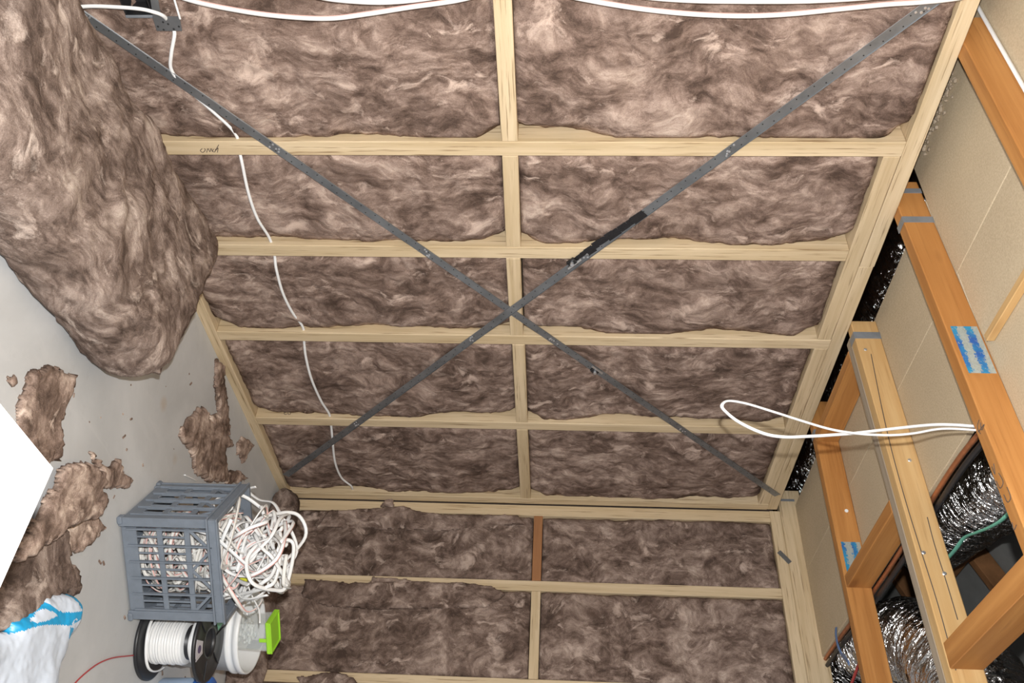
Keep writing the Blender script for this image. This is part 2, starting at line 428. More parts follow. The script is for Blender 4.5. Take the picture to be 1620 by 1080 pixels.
def scrap(name, poly, th, seed, mats='wool_scrap', res=.008, z0=0.0, rag=.022, rnd=.03, wr=.55, tilt=None, matfn=None, fine=.0016, **k):
    """torn or crumpled sheet lying on a plane: ragged outline, rounded thickness, closed underneath"""
    poly = [tuple(p[:2]) for p in poly]; A = np.array(poly); lo = A.min(0)-.03; hi = A.max(0)+.03
    x = np.arange(lo[0], hi[0], res); y = np.arange(lo[1], hi[1], res); X, Y = np.meshgrid(x, y, indexing='ij')
    P = np.stack([X, Y, X*0+seed], -1)
    sd = np.where(inside(poly, X, Y), 1, -1)*polydist(poly, X, Y) + rag*(fbm(P, 20, seed, 3)*.5+.4*vnoise(P*70, seed+3)+.28*vnoise(P*150, seed+4))
    ok = (sd > 0).astype(int)
    rdg = fbm(P*np.array([1, 1.5, 1]), 7, seed+11, 2)
    h = th*np.sqrt(np.clip(1-(1-np.clip(sd/rnd, 0, 1))**2, 0, 1))*(1-wr*.5+wr*.5*rdg) + fine*vnoise(P*70, seed+4)*np.clip(sd/.01, 0, 1)
    h = np.maximum(h, .002)
    zb = z0 + (tilt(X, Y) if tilt else 0*X)
    nv = -np.ones(X.shape, int); V = []; cell = []
    for i in range(len(x)-1):
        for j in range(len(y)-1):
            if ok[i, j]+ok[i+1, j]+ok[i, j+1]+ok[i+1, j+1] >= 3: cell.append((i, j))
    for (i, j) in cell:
        for a, b in ((i, j), (i+1, j), (i+1, j+1), (i, j+1)):
            if nv[a, b] < 0:
                nv[a, b] = len(V)//2; V.append((X[a, b], Y[a, b], zb[a, b]+h[a, b])); V.append((X[a, b], Y[a, b], zb[a, b]))
    Fc = []; cs = set(cell); mi = []
    for (i, j) in cell:
        q = [nv[i, j], nv[i+1, j], nv[i+1, j+1], nv[i, j+1]]; Fc.append([2*t for t in q]); Fc.append([2*t+1 for t in q][::-1])
        mm = matfn(X[i, j]+res/2, Y[i, j]+res/2) if matfn else 0; mi += [mm, mm]
        for (di, dj, a, b) in ((0, -1, 0, 1), (1, 0, 1, 2), (0, 1, 2, 3), (-1, 0, 3, 0)):
            if (i+di, j+dj) not in cs: Fc.append((2*q[b], 2*q[a], 2*q[a]+1, 2*q[b]+1)); mi.append(mm)
    return mesh(name, V, Fc, mats, None, True, mi, **k)
def slab(name, C8, res, seed, mats, amp=.02, p=9, **k):
    """soft block given by 8 corners (bottom 4 then top 4, same order), rounded and roughened"""
    C8 = np.array(C8, float)
    lx = np.linalg.norm(C8[1]-C8[0]); ly = np.linalg.norm(C8[3]-C8[0]); lz = np.linalg.norm(C8[4]-C8[0])
    n = [max(3, int(l/res)) for l in (lx, ly, lz)]
    idx = {}; V = []; Fc = []
    def vid(i, j, k_):
        if (i, j, k_) not in idx: idx[(i, j, k_)] = len(V); V.append((i/n[0], j/n[1], k_/n[2]))
        return idx[(i, j, k_)]
    for a in range(3):
        o1, o2 = [(1, 2), (2, 0), (0, 1)][a]
        for s in (0, n[a]):
            for i in range(n[o1]):
                for j in range(n[o2]):
                    q = []
                    for (di, dj) in ((0, 0), (1, 0), (1, 1), (0, 1)):
                        t = [0, 0, 0]; t[a] = s; t[o1] = i+di; t[o2] = j+dj; q.append(vid(*t))
                    Fc.append(q if s else q[::-1])
    c = np.array(V)*2-1; hs = np.array([lx, ly, lz])/2; rr = min(hs)*.95
    q = c*hs; core = np.clip(q, -(hs-rr), hs-rr); dd = q-core; nn = np.linalg.norm(dd, axis=1)[:, None]
    mx = np.abs(dd).max(1)[:, None]
    q2 = core + np.where(nn > 1e-9, dd/np.maximum(nn, 1e-9)*np.maximum(mx, nn*.64), 0)
    t = (q2/hs+1)/2
    def tri(t):
        x, y, z = t[:, :1], t[:, 1:2], t[:, 2:3]
        B = C8[0]*(1-x)*(1-y)+C8[1]*x*(1-y)+C8[2]*x*y+C8[3]*(1-x)*y
        T = C8[4]*(1-x)*(1-y)+C8[5]*x*(1-y)+C8[6]*x*y+C8[7]*(1-x)*y
        return B*(1-z)+T*z
    Pw = tri(t); ctr = C8.mean(0); nd = q2/hs; nd = nd/np.linalg.norm(nd, axis=1)[:, None]
    ax = (C8[1]-C8[0])/lx; ay = (C8[3]-C8[0])/ly
    nw = nd[:, :1]*ax+nd[:, 1:2]*ay+nd[:, 2:3]*np.array([0, 0, 1.])
    Pw = Pw + nw*(amp*fbm(Pw, 6, seed, 2)+amp*.35*fbm(Pw, 26, seed+3, 2)+amp*.22*vnoise(Pw*np.array([75, 75, 75]), seed+8))[:, None]
    Pw[:, 2] = np.maximum(Pw[:, 2], C8[:, 2].min())
    return mesh(name, Pw, Fc, mats, None, True, **k)

# ================================================================== SETTING
YC = 3.777
ZT = 2.40
floor = mesh('floor', [(-.6, -1.2, -.12), (4.2, -1.2, -.12), (4.2, 4.4, -.12), (-.6, 4.4, -.12), (-.6, -1.2, 0), (4.2, -1.2, 0), (4.2, 4.4, 0), (-.6, 4.4, 0)],
             [(4, 5, 6, 7), (3, 2, 1, 0), (0, 1, 5, 4), (1, 2, 6, 5), (2, 3, 7, 6), (3, 0, 4, 7)], 'concrete', kind='structure')

wa = empty('wall_left', (0, 0, 0), kind='structure')
wb = empty('wall_back', (0, YC, 0), kind='structure')
SD = .09
Y0 = .35
timber('bottom_plate', (-.045, Y0, .021), (-.045, YC-.002, .021), .042, SD, (0, 0, 1), 'lvl', wa)
timber('top_plate', (-.045, Y0, 2.376), (-.045, 2.131, 2.376), .048, SD, (0, 0, 1), 'lvl', wa)
timber('top_plate', (-.047, 2.133, 2.375), (-.047, YC-.004, 2.375), .047, SD, (0, 0, 1), 'lvl', wa)
studsA = [(1.620, 1.672, 2.3515), (2.053, 2.105, 2.3), (2.512, 2.563, 2.3515), (3.084, 3.136, 2.3), (3.722, 3.773, 2.3515)]
for a, b, t in studsA:
    timber('stud', (-.045, (a+b)/2, .0425), (-.045, (a+b)/2, t), b-a, SD, (0, 1, 0), 'lvl', wa)
timber('stud', (-.045, 1.085, .0425), (-.045, 1.085, 2.3515), .05, SD, (0, 1, 0), 'lvl', wa)
for a, b in ((1.673, 2.511), (2.564, 3.721)):
    timber('packing_plate', (-.046, a, 2.3255), (-.046, b, 2.3255), .049, SD, (0, 0, 1), 'lvl', wa)
bays = [(1.111, 1.620), (1.672, 2.053), (2.105, 2.512), (2.563, 3.084), (3.136, 3.722)]
for k, (a, b) in enumerate(bays):
    timber('nogging', (-.045, a+.001, 1.197+.003*math.sin(k*2.3)), (-.045, b-.001, 1.197+.003*math.cos(k*1.7)), .049, SD, (0, 0, 1), 'lvl', wa)
mesh('backing', [(-.1, Y0, 0), (-.1, YC+.1, 0), (-.1, YC+.1, 2.4), (-.1, Y0, 2.4), (-.0915, Y0, 0), (-.0915, YC+.1, 0), (-.0915, YC+.1, 2.4), (-.0915, Y0, 2.4)],
     [(7, 6, 5, 4), (0, 1, 2, 3), (0, 4, 5, 1), (2, 6, 7, 3), (1, 5, 6, 2), (3, 7, 4, 0)], 'wrap', wa)
# end wall
XE = 1.75
timber('bottom_plate', (.002, YC+.045, .022), (XE, YC+.045, .022), .044, SD, (0, 0, 1), 'lvl', wb)
timber('top_plate', (.002, YC+.045, 2.388), (XE, YC+.045, 2.388), .05, SD, (0, 0, 1), 'lvl', wb)
studsB = [(.004, .060), (.392, .440), (.835, .885), (1.30, 1.35)]
for a, b in studsB:
    timber('stud', ((a+b)/2, YC+.045, .045), ((a+b)/2, YC+.045, 2.3625), b-a, SD, (1, 0, 0), 'lvl', wb)
baysB = [(.060, .392), (.440, .835), (.885, 1.30)]
for k, (a, b) in enumerate(baysB):
    timber('nogging', (a+.001, YC+.045, 1.262), (b-.001, YC+.045, 1.262), .042, SD, (0, 0, 1), 'lvl_red' if k == 0 else 'lvl', wb)
mesh('backing', [(-.09, YC+.092, 0), (XE, YC+.092, 0), (XE, YC+.092, 2.4), (-.09, YC+.092, 2.4), (-.09, YC+.1, 0), (XE, YC+.1, 0), (XE, YC+.1, 2.4), (-.09, YC+.1, 2.4)],
     [(0, 1, 2, 3), (7, 6, 5, 4), (4, 5, 1, 0), (6, 7, 3, 2), (5, 6, 2, 1), (7, 4, 0, 3)], 'wrap', wb)
V, Fc, g = beam((.012, YC-.0008, 2.258), (.052, YC-.0008, 2.235), .022, .0012, (0, 0, 1), .0003)
a0 = onY((1232, 872), YC-.001); a1 = onY((1250, 890), YC-.001)
timber('strap_end', a0, a1, .022, .0014, (0, 0, 1), 'steel', wb, .0003)

# ------------------------------------------------------------------ ceiling boards, roof
ceil = empty('ceiling', (0, 0, 2.49), kind='structure')
def board(x0, x1, y0, y1, z=2.4915, t=.019):
    V, Fc = chbox(x1-x0, y1-y0, t, .0015); mesh('ceiling_board', V+np.array([(x0+x1)/2, (y0+y1)/2, z+t/2]), Fc, 'chip', ceil)
board(-.27, .298, -.3, 1.30); board(-.27, .298, 1.303, 1.865); board(-.035, .298, 1.868, 2.44); board(-.035, .298, 2.443, YC+.6)
board(.301, .565, -.3, 1.845); board(.301, .695, 1.848, 3.05); board(.301, .695, 3.053, YC+.6)
board(.5685, 1.16, -.3, 1.845); board(1.163, 1.9, -.3, 1.845); board(1.903, 3.2, -.3, 1.845)
timber('batten', (.60, .6, 2.4795), (.585, 1.80, 2.4795), .022, .022, (1, 0, 0), 'truss_pale', ceil)
tuft = MB(); rg_ = random.Random(9)
for k in range(70):
    p = np.array([-.165+rg_.gauss(0, .018), rg_.uniform(1.5, 1.78), 2.486]); V, Fc = chbox(rg_.uniform(.004, .014), rg_.uniform(.006, .016), rg_.uniform(.006, .012), .003)
    an = rg_.uniform(0, 3.1); tuft.add(V @ np.array([[math.cos(an), math.sin(an), 0], [-math.sin(an), math.cos(an), 0], [0, 0, 1]])+p, Fc)
tuft.build('foam_bead', 'truss_grey', ceil, kind='stuff')
rf = empty('roof', (0, 0, 3.0), kind='structure')
def rz(x): return 3.02+.42*(x+.6)
for k in range(6):
    x0 = -1.2+k*.8; x1 = x0+.79
    V = [(x0, -.5, rz(x0)), (x1, -.5, rz(x1)-.02), (x1, 5.2, rz(x1)-.02), (x0, 5.2, rz(x0)), (x0, -.5, rz(x0)+.01), (x1, -.5, rz(x1)-.01), (x1, 5.2, rz(x1)-.01), (x0, 5.2, rz(x0)+.01)]
    mesh('roof_sheet', V, [(3, 2, 1, 0), (4, 5, 6, 7), (0, 1, 5, 4), (1, 2, 6, 5), (2, 3, 7, 6), (3, 0, 4, 7)], 'underlay', rf)
for y in (1.3, 1.87, 2.44, 3.06, 3.8, 4.5):
    timber('rafter', (-1.2, y, rz(-1.2)-.07), (3.4, y, rz(3.4)-.07), .045, .09, (0, 1, 0), 'dark_wood', rf)
for x in (.2, 1.1, 2.0):
    timber('purlin', (x, -.5, rz(x)-.14), (x, 5.2, rz(x)-.14), .045, .045, (1, 0, 0), 'dark_wood', rf)
mesh('gable_closure', [(-1.2, 5.2, 2.3), (4, 5.2, 2.3), (4, 5.2, 5), (-1.2, 5.2, 5), (-1.2, 5.22, 2.3), (4, 5.22, 2.3), (4, 5.22, 5), (-1.2, 5.22, 5)],
     [(0, 1, 2, 3), (7, 6, 5, 4), (0, 4, 5, 1), (2, 6, 7, 3), (1, 5, 6, 2), (3, 7, 4, 0)], 'underlay', rf)
def slabbox(name, lo, hi, mat, par):
    V, Fc = chbox(*(np.array(hi)-np.array(lo)), .001); mesh(name, V+(np.array(lo)+np.array(hi))/2, Fc, mat, par)
slabbox('soffit_light_block', (-1.2, -.5, 2.35), (-.102, 5.2, 2.365), 'dark_wood', rf); slabbox('soffit_light_block', (-.102, YC+.103, 2.35), (4.0, 5.2, 2.365), 'dark_wood', rf)  # unseen panels added under the attic so world light cannot leak in from below
slabbox('gable_closure', (-1.2, -.52, 2.52), (4.0, -.50, 5.0), 'underlay', rf); slabbox('gable_closure', (3.4, -.5, 2.52), (3.42, 5.2, 5.0), 'underlay', rf)  # added out of view at front and side to keep the attic dark
mesh('eave_board', [(-1.2, -.5, 2.3), (-1.2, 5.2, 2.3), (-1.2, 5.2, 2.9), (-1.2, -.5, 2.9), (-1.22, -.5, 2.3), (-1.22, 5.2, 2.3), (-1.22, 5.2, 2.9), (-1.22, -.5, 2.9)],
     [(3, 2, 1, 0), (4, 5, 6, 7), (0, 1, 5, 4), (2, 3, 7, 6), (1, 2, 6, 5), (3, 0, 4, 7)], 'dark_wood', rf)

# ------------------------------------------------------------------ roof trusses (bottom chords resting on the left wall)
def chordpt(ch, x, f, z): # f across the thickness: 0 near face
    (x0, y0, x1, y1, w) = ch; return np.array([x, y0+(y1-y0)*(x-x0)/(x1-x0)+f*w, z])
def truss(ch, mat, label, z0=ZT+.0008, h=.09, name='roof_truss'):
    x0, y0, x1, y1, w = ch
    t = empty(name, (x0, y0, z0), label=label, cat='truss', group='roof trusses over the boards')
    timber('bottom_chord', (x0, y0+w/2, z0+h/2), (x1, y1+w/2, z0+h/2), w, h, (0, 1, 0), mat, t, .003)
    return t
def web(t, ch, xa, xb, zb, mat):
    p = chordpt(ch, xa, .5, ZT+.093); q = chordpt(ch, xb, .5, zb); timber('web', p, q, .04, .085, (0, 1, 0), mat, t)
def plate_on(t, ch, xa, xb, za, zb, mat='stamp', name='nail_plate', off=.0012, label=None):
    p = chordpt(ch, xa, 0, (za+zb)/2); q = chordpt(ch, xb, 0, (za+zb)/2); p[1] -= off/2; q[1] -= off/2
    V, Fc, g = beam(p, q, off, abs(zb-za), (0, 1, 0), .0003); o = mesh(name, V, Fc, mat, t, False, None, g)
    if label: o['label'] = label
    return o
def band(t, ch, x, wd_, mat='tape', th=.0015, lean=0.0):
    """strap wrapped round near face and underside"""
    mb = MB(); p = chordpt(ch, x, 0, ZT+.045); w = ch[4]
    box(mb, p+np.array([0, -th/2-.0003, 0]), (wd_, th, .092), 0, .0003); box(mb, chordpt(ch, x, .5, ZT-.0005+th/2-.001), (wd_, w+2*th, th), 0, .0003)
    return mb.build('strap_band', mat, t)
J5 = (-.13, 1.302, 3.3, 1.27, .045); J4 = (-.13, 1.873, 3.3, 1.70, .046); J3 = (-.02, 2.424, 3.3, 2.30, .045)
J3b = (.02, 2.4705, 3.3, 2.346, .042); J2 = (-.11, 3.038, 3.3, 3.04, .045); J1 = (-.115, YC+.004, 2.2, YC+.004, .045)
t5 = truss(J5, 'truss', 'orange truss timber nearest the camera with a white cable along it')
web(t5, J5, 2.2, 2.9, 3.9, 'truss')
t4 = truss(J4, 'truss', 'orange truss timber carrying the hanging white cable loop and a large blue printed plate')
xa = onY((1502, 515), 1.838)[0]; xb = onY((1530, 592), 1.838)[0]
plate_on(t4, J4, xa, xb, ZT+.014, ZT+.084, label='silver nail plate with worn blue printing')
band(t4, J4, onY((1438, 298), 1.86)[0], .022); band(t4, J4, onY((1440, 346), 1.86)[0], .026)
web(t4, J4, 1.5, .6, 3.45, 'truss')
t3 = truss(J3, 'truss_pale', 'pale cracked double truss timber wrapped with grey tape at its end')
timber('second_ply', chordpt(J3b, .02, .5, ZT+.0455), chordpt(J3b, 3.3, .5, ZT+.0455), .042, .088, (0, 1, 0), 'truss_grey', t3, .003)
band(t3, J3, onY((1372, 530), 2.42)[0], .03)
mb = MB()
def crack(ch, pts, r=.0016):
    P = [chordpt(ch, x, 0, z) + np.array([0, -.0004, 0]) for x, z in pts]; V, Fc, mi = tube(spline(P, 4), r, r, 5); mb.add(V, Fc)
def nearY(ch, px):
    x = .5
    for _ in range(4):
        q = onY(px, chordpt(ch, x, 0, 0)[1]); x = q[0]
    return q
def crackpx(ch, pxs): crack(ch, [(nearY(ch, p)[0], nearY(ch, p)[2]) for p in pxs])
crackpx(J3, [(1378, 560), (1394, 640), (1410, 710), (1432, 790), (1456, 868), (1485, 960), (1512, 1060)])
crackpx(J3, [(1467, 818), (1478, 860), (1497, 920), (1515, 980)])
mb.build('drying_crack', 'ink', t3, kind='stuff')
for p in ((1439, 728), (1461, 874), (1494, 907), (1369, 553)):
    q = nearY(J3, p); V, Fc = lathe([(0, .0), (.006, 0), (.006, .002), (.0045, .003), (0, .003)], (0, 0, 0), 12)
    V = np.array(V)[:, [0, 2, 1]]*np.array([1, -1, 1]); mesh('nail_head', V+q, Fc, 'nail', t3)
web(t3, J3, 1.9, 1.2, 3.7, 'truss_pale')
t2 = truss(J2, 'truss', 'deep orange truss timber second from the end wall with short blocks butting it')
xa = onY((1327, 857), 3.04)[0]; xb = onY((1350, 905), 3.04)[0]
plate_on(t2, J2, xa, xb, ZT+.014, ZT+.084, label='silver nail plate with worn blue printing')
q = onY((1339, 808), 3.038); V, Fc = lathe([(0, .0), (.007, 0), (.007, .003), (0, .004)], (0, 0, 0), 12)
mesh('nail_head', np.array(V)[:, [0, 2, 1]]*np.array([1, -1, 1])+q, Fc, 'white', t2)
band(t2, J2, .05, .03)
web(t2, J2, 1.9, 1.2, 3.6, 'truss')
t1 = truss(J1, 'lvl', 'pale truss timber lying along the top plate of the end wall', ZT+.0145, .105)
band(t1, J1, -.06, .012)
def blockt(x, cha, chb, mat, label, w=.045, h=.088, z=ZT+.001):
    ya = chordpt(cha, x, 1, 0)[1]+.001; yb = chordpt(chb, x, 0, 0)[1]-.001
    V, Fc, g = beam((x-w/2, ya, z+h/2), (x-w/2, yb, z+h/2), w, h, (1, 0, 0), .002)
    return mesh('ceiling_block', V, Fc, mat, None, False, None, g, label=label, cat='timber', group='short timber blocks between the trusses')
blockt(.095, J3b, J2, 'truss', 'orange block between two trusses just above the left wall plate')
blockt(.72, J3b, J2, 'truss', 'orange block between the cracked truss and the deep orange truss beside the ceiling hole')
blockt(1.245, J4, J3, 'truss', 'orange brown block by the lower end of the cracked truss', .07)
# pencil marks on the truss beside the loop cable
def strokes(name, lines, mat, parent, r=.0014):
    b_ = MB()
    for L_ in lines:
        V, Fc, mi = tube(spline(L_, 5), r, r, 5); b_.add(V, Fc)
    return b_.build(name, mat, parent, kind='stuff')
def under(px): q = onZ(px, ZT-.0002); return q
strokes('pencil_mark', [[under(p) for p in L_] for L_ in ([(1549, 664), (1546, 676), (1551, 686)], [(1551, 668), (1553, 680), (1557, 671), (1548, 683)],
        [(1569, 738), (1574, 750), (1572, 733)], [(1576, 760), (1582, 772), (1587, 762), (1580, 748)], [(1588, 782), (1594, 794), (1599, 786), (1593, 770)], [(1601, 826), (1604, 838), (1608, 830)])], 'ink', t4, .001)
# ================================================================== WALL BATTS
nth = ['fifth', 'fourth', 'third', 'second', 'first']
look = ['', '', '', '', '']
for k, (a, b) in enumerate(bays):
    zt = 2.352 if k == 0 else 2.30
    batt('A', a, b, 1.222, zt, 20+k, 'brown glass wool batt in the left wall above the nogging, %s bay from the corner' % nth[k])
    batt('A', a, b, .042, 1.172, 40+k, 'brown glass wool batt in the left wall below the nogging, %s bay from the corner' % nth[k], hole=(1.222, .181, .266) if k == 0 else None)
nb = ['first', 'second', 'third']
for k, (a, b) in enumerate(baysB):
    batt('B', a, b, 1.284, 2.362, 60+k, 'brown glass wool batt in the end wall above the nogging, %s bay from the corner' % nb[k], proud=.006)
    batt('B', a, b, .045, 1.240, 70+k, 'brown glass wool batt in the end wall below the nogging, %s bay from the corner' % nb[k], proud=.012)
# tufts that lap over the end wall studs belong to their batts: shallow flaps in front of the timber
def flap(poly, th, seed, parent):
    """poly in (x, z) on the end wall; grows out of the wall plane"""
    o = scrap('torn_flap', poly, th, seed, 'wool_b', .006, 0, .006, .015)
    me = o.data; n = len(me.vertices); a = np.zeros(n*3); me.vertices.foreach_get('co', a); a = a.reshape(-1, 3)
    loc = np.array(o.location); Wd = a+loc
    P = np.stack([Wd[:, 0], YC-.001-Wd[:, 2], Wd[:, 1]], -1)
    me.vertices.foreach_set('co', (P-P.mean(0)).ravel()); me.flip_normals(); me.update()
    o.parent = parent; o.location = Vector(P.mean(0)) - Vector(parent.location)
batB = {o['label'].split('end wall ')[1]: o for o in COL.objects if o.name.startswith('insulation_batt') and 'end wall' in o['label']}
def yw(*ps): return [tuple(onY(p, YC)[[0, 2]]) for p in ps]
low2 = batB['below the nogging, second bay from the corner']; low1 = batB['below the nogging, first bay from the corner']; low3 = batB['below the nogging, third bay from the corner']
flap(yw((482, 916), (560, 922), (640, 920), (730, 922), (775, 927), (800, 940), (770, 962), (640, 965), (520, 960), (478, 945)), .02, 5, low2)
flap(yw((590, 912), (640, 916), (700, 925), (640, 940), (580, 930)), .012, 6, low2)
flap(yw((600, 803), (640, 800), (655, 808), (700, 814), (820, 815), (830, 830), (700, 840), (500, 835), (520, 808)), .016, 7, low1)
flap(yw((602, 802), (615, 784), (622, 786), (624, 806)), .02, 8, low1)
flap(yw((535, 1062), (560, 1072), (570, 1090), (480, 1090), (470, 1070)), .02, 9, low3)

# ------------------------------------------------------------------ loose stack of batts on the floor
def fl0(p, z=0.0): return onZ(p, z)
B0 = [(0, 0, 0), (.02, 2.06, 0), (.20, .86, 0), (.80, .86, 0)]
T0 = [(.64, 2.05, .235), (.005, 2.05, .245), (.215, .86, .23), (.745, .86, .225)]
B0[0] = np.array([.645, 1.985, 0.])
slab('loose_batt_stack', [np.array(q, float) for q in (B0[0], B0[1], B0[2], B0[3], T0[0], T0[1], T0[2], T0[3])], .013, 3, 'wool_floor', .016,
     label='thick slab of loose brown glass wool batts lying on the concrete against the left wall', cat='insulation')

# ------------------------------------------------------------------ torn scraps on the floor
def fp(z, *ps): return [onZ(p, z) for p in ps]
scr = [
 ([(55, 588), (88, 582), (125, 590), (118, 625), (108, 650), (100, 668), (104, 690), (95, 722), (62, 735), (38, 705), (32, 640)], .05, 'torn tan scrap of glass wool lying between the white table corner and the batt slab'),
 ([(15, 592), (28, 594), (30, 608), (16, 612)], .02, 'tiny tuft of glass wool by the edge of the white table'),
 ([(150, 716), (165, 735), (178, 740), (190, 728), (200, 752), (212, 758), (208, 772), (180, 776), (160, 768), (162, 745)], .045, 'small tan scrap of glass wool alone on bare concrete between table corner and crate'),
 ([(318, 645), (332, 648), (330, 660), (350, 656), (362, 690), (370, 705), (358, 712), (365, 745), (385, 748), (394, 756), (372, 766), (330, 760), (310, 742), (307, 715), (286, 692), (300, 668)], .05, 'torn brown scrap of glass wool on the floor behind the grey crate'),
 ([(345, 568), (356, 575), (362, 640), (366, 690), (352, 672), (344, 640), (342, 600)], .035, 'narrow strip of glass wool along the foot of the left wall plate'),
 ([(385, 690), (403, 702), (394, 720), (388, 730), (378, 718), (377, 700)], .035, 'little lump of glass wool against the bottom plate above the crate'),
 ([(90, 735), (135, 728), (152, 745), (156, 765), (150, 775), (164, 790), (140, 820), (108, 828), (70, 850), (40, 878), (8, 890), (30, 840), (70, 780)], .06, 'crumpled light brown sheet of torn glass wool beside the white table corner'),
 ([(140, 812), (160, 815), (170, 835), (155, 848), (135, 870), (112, 872), (104, 850), (115, 830)], .04, 'small torn flap of glass wool sticking out of the pile left of the crate'),
]
for k, (ps, th, lab) in enumerate(scr):
    z0 = .03 if k == 6 else 0.0
    scrap('insulation_scrap', fp(th*.35, *ps), th*.62, 100+k, 'wool_scrap', .0055, z0, .016, .014, label=lab, cat='insulation', group='torn glass wool scraps on the floor')
scrap('insulation_scrap', fp(.02, (60, 850), (110, 835), (120, 870), (115, 890), (128, 905), (138, 920), (128, 942), (88, 942), (70, 960), (40, 985), (0, 998), (-60, 985), (-60, 900), (0, 900)), .026, 120, 'wool_floor', .0075, 0, .02, .016,
      label='large dark brown sheet of glass wool lying on the floor beside the printed plastic bag', cat='insulation', group='torn glass wool scraps on the floor')
slab('insulation_roll', [(-.01+.02, 3.60, 0), (1.55, 3.58, 0), (1.55, 3.765, 0), (.01, 3.768, 0), (.02, 3.63, .105), (1.55, 3.63, .115), (1.55, 3.768, .12), (.01, 3.768, .11)], .014, 17, 'wool_floor', .014,
     label='long folded strip of glass wool on the floor along the foot of the end wall', cat='insulation')
mb = MB()
for k in range(46):
    p = onZ((random.uniform(95, 400), random.uniform(580, 1075)), 0)
    if p[0] < .06 or (p[0] < .72 and p[1] < 2.1) or p[1] > 3.5: continue
    s = random.uniform(.003, .008); V, Fc = chbox(s*random.uniform(1, 3), s, s*.5, s*.2); an = random.uniform(0, 3.1)
    Rm = np.array([[math.cos(an), math.sin(an), 0], [-math.sin(an), math.cos(an), 0], [0, 0, 1]]); mb.add(V @ Rm+p+np.array([0, 0, s*.25]), Fc)
mb.build('floor_debris', 'wool_scrap', label='crumbs of glass wool and dust scattered over the concrete floor', cat='debris', kind='stuff')

# ------------------------------------------------------------------ metal braces
def strap(p0, p1, xoff, label, seed, tens):
    rnd = random.Random(seed); a = np.array([xoff, p0[1], p0[2]]); b = np.array([xoff, p1[1], p1[2]]); d = b-a; L_ = np.linalg.norm(d); d /= L_
    n = np.array([0, -d[2], d[1]])
    e = empty('metal_strap', a, label=label, cat='brace', group='diagonal metal strap braces on the left wall')
    timber('strap_band', a, b, .031, .0012, n, 'steel', e, .0003)
    # folded lip that stiffens the strap on its upper edge
    timber('strap_lip', a+n*.0148+np.array([.0021, 0, 0]), b+n*.0148+np.array([.0021, 0, 0]), .0012, .003, n, 'steel', e, .0002)
    hb = MB(); disc, df = lathe([(0, 0), (.0022, 0), (.0022, .0004), (0, .0004)], (0, 0, 0), 8); disc = np.array(disc)[:, [2, 0, 1]]
    s = .02; k = 0
    while s < L_-.02:
        hb.add(disc+a+d*s+n*(.007 if k % 2 else -.007)+np.array([.0006, 0, 0]), df); s += .0285; k += 1
    hb.build('punched_hole', 'steel_dark', e, kind='stuff')
    for st in [.5*(q[0]+q[1]) for q in studsA]+[1.2]:
        if not (min(a[1], b[1]) < st < max(a[1], b[1])): continue
        t = (st-a[1])/d[1]
        for j in range(5):
            p = a+d*(t+rnd.uniform(-.022, .022))+n*rnd.uniform(-.009, .009)
            V, Fc = lathe([(0, 0), (.0036, 0), (.0034, .0012), (0, .0016)], (0, 0, 0), 10); mesh('nail_head', np.array(V)[:, [2, 0, 1]]+p+np.array([.0007, 0, 0]), Fc, 'nail', e)
    for px in tens:
        p = onX(px, xoff); mbt = MB(); ax = np.array([d, n, (1., 0, 0)])
        box(mbt, p+np.array([.007, 0, 0]), (.034, .026, .012), 0, .003, ax)
        V, Fc, mi = tube([p-d*.03+n*.012+np.array([.009, 0, 0]), p+d*.03+n*.012+np.array([.009, 0, 0])], .0045, .0045, 8); mbt.add(V, Fc, 1)
        V, Fc, mi = tube([p+n*.0+np.array([.01, 0, 0]), p+np.array([.022, 0, 0])], .007, .007, 6); mbt.add(V, Fc, 1)
        mbt.build('strap_tensioner', ['tar', 'nail'], e)
    return e
Pst = lambda p: onX(p, 0.0)
qa, qb = Pst((180, 57)), Pst((1230, 783)); dd = (qb-qa); qa2 = qa - dd*.055
s1 = strap(qa2, qb, .0014, 'dark steel strap brace rising from the loose batts to the ceiling corner', 1, [(941, 584)])
qa, qb = Pst((1478, 0)), Pst((452, 751)); dd = (qb-qa); qa2 = qa - dd*.04
s2 = strap(qa2, qb, .0036, 'dark steel strap brace with black tar smear, falling to the floor corner', 2, [(905, 412)])
mb = MB(); rt = random.Random(3)
for k in range(16):
    t = k/15; p = onX((912+102*t, 408-66*t), .0052); dv = onX((1012, 342), .0052)-onX((912, 408), .0052); dv /= np.linalg.norm(dv); nv_ = np.array([0, -dv[2], dv[1]])
    box(mb, p+nv_*rt.uniform(-.004, .004), (.034, rt.uniform(.016, .036)*(1 if k > 1 else .6), .0016+.0002*(k % 3)), 0, .0006, np.array([dv, nv_, (1., 0, 0)]))
mb.build('tar_smear', 'tar', s2, kind='stuff')

